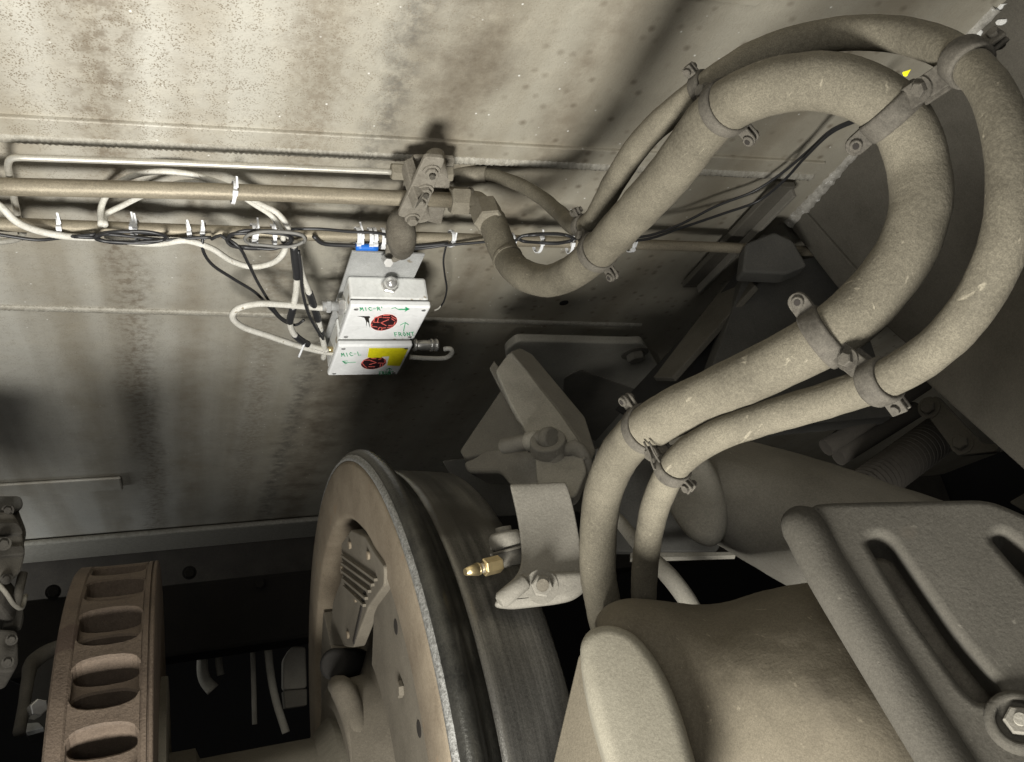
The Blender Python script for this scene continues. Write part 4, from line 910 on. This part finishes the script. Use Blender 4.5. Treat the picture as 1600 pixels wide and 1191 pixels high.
for (x, y, d_, r_) in [(12, 798, 1.03, .008), (26, 846, 1.02, .007), (6, 850, .98, .009), (10, 905, .97, .007), (18, 1000, .93, .007), (12, 1035, .91, .007)]:
    bolt(t, C(x, y, d_), -C(x, y, 1.0), r_ * .6, .006, M['calip2'])
tube('grease_pipe', [C(-10, 905, .93), C(8, 925, .93), C(22, 945, .95), C(34, 950, .97), C(40, 930, .99)], .0028, M['castgrey'], t, seg=8)
slab('ridge', pq, [(-90, 842), (6, 838), (14, 848), (16, 856), (-90, 862)], .012, M['calip2'], t, lift=.036, r=.003)
slab('ridge', pq, [(-90, 880), (14, 874), (18, 880), (18, 888), (-90, 898)], .012, M['calip2'], t, lift=.036, r=.003)
t = thing('bent_bracket', 'hooked grey bracket with bright bits left of the brake disc', 'bracket', C(65, 1070, 1.2))
tube('hook', [C(105, 1005, 1.3), C(75, 1018, 1.28), (C(52, 1035, 1.25)), C(44, 1060, 1.2), C(38, 1100, 1.15), C(30, 1145, 1.1)], [.010, .012, .012, .009, .008, .008], M['calip'], t, seg=10)
hexa('plated_nut', C(50, 1112, 1.15), C(62, 1105, 1.13), .012, M['chrome'], t)
slab('metal_tab', PD((40, 1140, 1.15), (65, 1135, 1.15), (42, 1120, 1.18)), [(38, 1130), (60, 1128), (68, 1136), (40, 1144)], .008, M['alu'], t, r=.003)
slab('back_plate', PD((30, 1100, 1.3), (100, 1050, 1.35), (60, 1000, 1.4)), [(45, 1050), (80, 1020), (110, 1020), (90, 1140), (40, 1150)], .02, M['black'], t)

# rear machinery glimpsed under the beam
o = tube('curved_pipe', [Yp(322, 985, 2.3), Yp(316, 1040, 2.3), Yp(320, 1062, 2.3), Yp(333, 1078, 2.3)], [.012, .014, .015, .017], M['castlight'], None, seg=12); tag(o, 'short curved pale pipe in the dark gap behind the axle', 'pipe')
o = tube('short_lug', [Yp(341, 985, 2.3), Yp(342, 1035, 2.3), Yp(345, 1055, 2.3)], .009, M['castgrey'], None, seg=10); tag(o, 'small grey lug right of the curved pale pipe', 'lug')
o = cyl('thin_rod', Yp(394, 975, 2.3), Yp(398, 1132, 2.3), .0065, M['castgrey'], None, seg=12); tag(o, 'thin upright grey rod in the dark gap behind the axle', 'rod')
o = tube('bent_strut', [Yp(416, 975, 2.3), Yp(422, 1045, 2.3), Yp(430, 1090, 2.3), Yp(447, 1145, 2.3)], .010, M['castlight'], None, seg=12); tag(o, 'bent grey strut right of the thin rod in the dark gap', 'strut')
t = thing('casing_box', 'dim grey casing left of the wheel in the dark gap', 'casing', Yp(460, 1050, 1.95))
ply = Plane((0, 2.3, 0), (1, 2.3, 0), (0, 2.3, 1))
slab('casing', ply, [(443, 1030), (455, 1010), (478, 1010), (480, 1075), (443, 1078)], .06, M['castgrey'], t, r=.01, bev=.006)
slab('casing_foot', ply, [(443, 1079), (480, 1076), (480, 1102), (446, 1107)], .06, M['frame'], t, r=.004, bev=.003)
for (x, y) in [(296, 895), (406, 912), (83, 925)]:
    o = None
    tt = thing('beam_bolt', {296: 'dark bolt head on the beam right of the disc top', 406: 'dark bolt head on the beam between disc and wheel', 83: 'dark bolt head on the beam left of the disc'}[x], 'bolt', Yp(x, y, 2.05))
    hexa('bolt_head', Yp(x, y, 2.05), Yp(x, y, 2.03), .012, M['beamdark'], tt); cyl('washer', Yp(x, y, 2.055), Yp(x, y, 2.045), .016, M['beamdark'], tt)

# ================================================================== MOTOR AND GEARBOX (lower right)
tm = thing('traction_motor', 'big dusty motor casing with a pale rounded end lobe and slotted cover', 'motor', C(1200, 1100, .6))
# casing shell: top silhouette dips between the lobe and the cover
rows = [
 [(918, 985, .76), (945, 945, .78), (1000, 938, .79), (1065, 943, .80), (1118, 948, .81), (1165, 934, .79), (1215, 918, .77), (1270, 910, .75), (1360, 905, .76)],
 [(922, 968, .69), (948, 935, .70), (1000, 931, .71), (1062, 938, .72), (1116, 943, .73), (1162, 929, .71), (1214, 912, .69), (1268, 904, .67), (1360, 900, .68)],
 [(930, 985, .645), (965, 955, .655), (1015, 955, .66), (1070, 965, .665), (1115, 975, .665), (1160, 968, .65), (1215, 960, .635), (1275, 960, .62), (1360, 960, .62)],
 [(940, 1050, .625), (985, 1020, .635), (1040, 1020, .645), (1085, 1035, .635), (1125, 1040, .62), (1175, 1035, .605), (1240, 1035, .59), (1300, 1040, .58), (1380, 1040, .58)],
 [(960, 1150, .605), (1020, 1120, .615), (1075, 1115, .625), (1110, 1120, .61), (1150, 1120, .59), (1210, 1120, .57), (1275, 1120, .555), (1350, 1125, .545), (1440, 1125, .545)],
 [(980, 1300, .58), (1060, 1290, .59), (1110, 1290, .595), (1140, 1290, .58), (1180, 1290, .56), (1250, 1290, .54), (1330, 1290, .525), (1400, 1290, .515), (1500, 1290, .515)]]
uneven(patch('casing_shell', rows, M['motor'], tm, th=.02, levels=4), .004, .05, 'cast_lumps')
ple = PD((905, 1010, .615), (1000, 1010, .61), (950, 1191, .56))
pillow('end_lobe', ple, [(907, 1035), (907, 998), (920, 978), (950, 970), (988, 982), (1016, 1010), (1042, 1052), (1064, 1105), (1087, 1180), (1110, 1260), (1090, 1330), (1010, 1330), (962, 1240), (940, 1165), (919, 1090)], .05, .0115, M['motorend'], tm)
slab('flank_plate', PD((905, 1020, .66), (870, 1191, .66), (950, 1191, .60)), [(903, 1022), (920, 1010), (990, 1100), (1010, 1330), (830, 1330), (868, 1170)], .02, M['motor'], tm, r=.004, bev=.003)
plc = PD((1262, 790, .60), (1560, 780, .55), (1560, 1191, .47))
cvr = slab('cover_plate', plc, [(1262, 786), (1300, 782), (1545, 777), (1600, 800), (1720, 860), (1760, 1330), (1560, 1330), (1400, 1075), (1290, 880)], .05, M['cover'], tm, r=.012, bev=.006, res=4, hr=.012,
     holes=[[(1352, 842), (1372, 832), (1392, 842), (1490, 985), (1566, 1075), (1562, 1092), (1530, 1098), (1502, 1072), (1425, 965)], [(1548, 838), (1565, 828), (1600, 850), (1700, 960), (1720, 1000), (1690, 1000), (1610, 910)]])
slab('cover_back', plc, [(1262, 790), (1545, 782), (1715, 865), (1750, 1325), (1560, 1325), (1390, 1070), (1290, 880)], .012, M['rubber'], cvr, lift=-.064, r=.01)
tube('cover_rib', [plc.at(1240, 806) + plc.n * -.016, plc.at(1252, 815) + plc.n * -.009, plc.at(1290, 884) + plc.n * -.008, plc.at(1400, 1062) + plc.n * -.008, plc.at(1490, 1205) + plc.n * -.008, plc.at(1570, 1335) + plc.n * -.008], [.0125, .0165, .0165, .0165, .0165, .0165], M['cover'], cvr, seg=20)
c = plc.at(1592, 1130)
vs, fs = lathe_geo(c, plc.n, [(-.004, .019), (.004, .018), (.0065, .0155), (.0065, .0125), (.001, .0115), (.001, .0005)], 28); link('bolt_boss', vs, fs, M['cover'], cvr, smooth=False, bevel=.001)
hexa('cover_bolt', c, c + plc.n * .008, .0085, M['castgrey'], cvr); cyl('bolt_tip', c + plc.n * .0075, c + plc.n * .011, .0035, M['castlight'], cvr)
# torque beam behind
tb = thing('suspension_beam', 'long dusty beam slanting to the right with an oval end boss', 'beam', C(1250, 800, .8))
rows = [
 [(1000, 690, 1.02), (1060, 668, 1.02), (1190, 686, .98), (1330, 728, .94), (1480, 780, .90), (1660, 840, .86)],
 [(1010, 705, .97), (1066, 680, .96), (1186, 692, .92), (1325, 738, .88), (1478, 788, .84), (1660, 850, .80)],
 [(1030, 740, .90), (1080, 705, .89), (1175, 722, .86), (1300, 772, .82), (1440, 822, .78), (1660, 900, .74)],
 [(1045, 780, .88), (1100, 770, .855), (1180, 790, .83), (1290, 830, .79), (1420, 880, .75), (1660, 960, .72)],
 [(1070, 820, .89), (1130, 850, .86), (1195, 890, .84), (1290, 935, .80), (1420, 970, .77), (1660, 1040, .74)],
 [(1085, 835, .95), (1140, 868, .93), (1205, 910, .90), (1290, 960, .87), (1420, 1010, .84), (1660, 1080, .80)]]
uneven(patch('beam_shell', rows, M['castgrey'], tb, th=.02, levels=4), .004, .06, 'cast_lumps')
pillow('end_boss', PD((1085, 700, .86), (1130, 780, .845), (1050, 780, .855)), ell(1083, 765, 46, 95, -22), .06, .014, M['castlight'], tb)
o = slab('metal_strip', PD((1010, 866, 1.0), (1140, 866, 1.0), (1010, 880, .99)), [(985, 863), (1145, 862), (1150, 868), (985, 873)], .008, M['castlight'], None, r=.001, bev=.001); tag(o, 'pale horizontal strip edge crossing behind the hose ends', 'strip')
o = slab('link_plate', PD((1000, 800, 1.06), (1100, 800, 1.06), (1000, 860, 1.04)), [(930, 700), (1060, 700), (1130, 845), (1120, 862), (930, 862)], .02, M['darkgrey'], None, r=.003); tag(o, 'dark grey plate in shadow behind the lower ends of the hoses', 'plate')
# tiny yellow sticker under the top clamp
o = slab('yellow_tag', PD((1400, 100, .475), (1420, 95, .475), (1405, 110, .475)), [(1412, 112), (1424, 108), (1418, 118), (1414, 117)], .002, M['yellow'], None, r=0, bev=.0003); tag(o, 'tiny yellow tag corner under the top right hose clamp', 'tag')
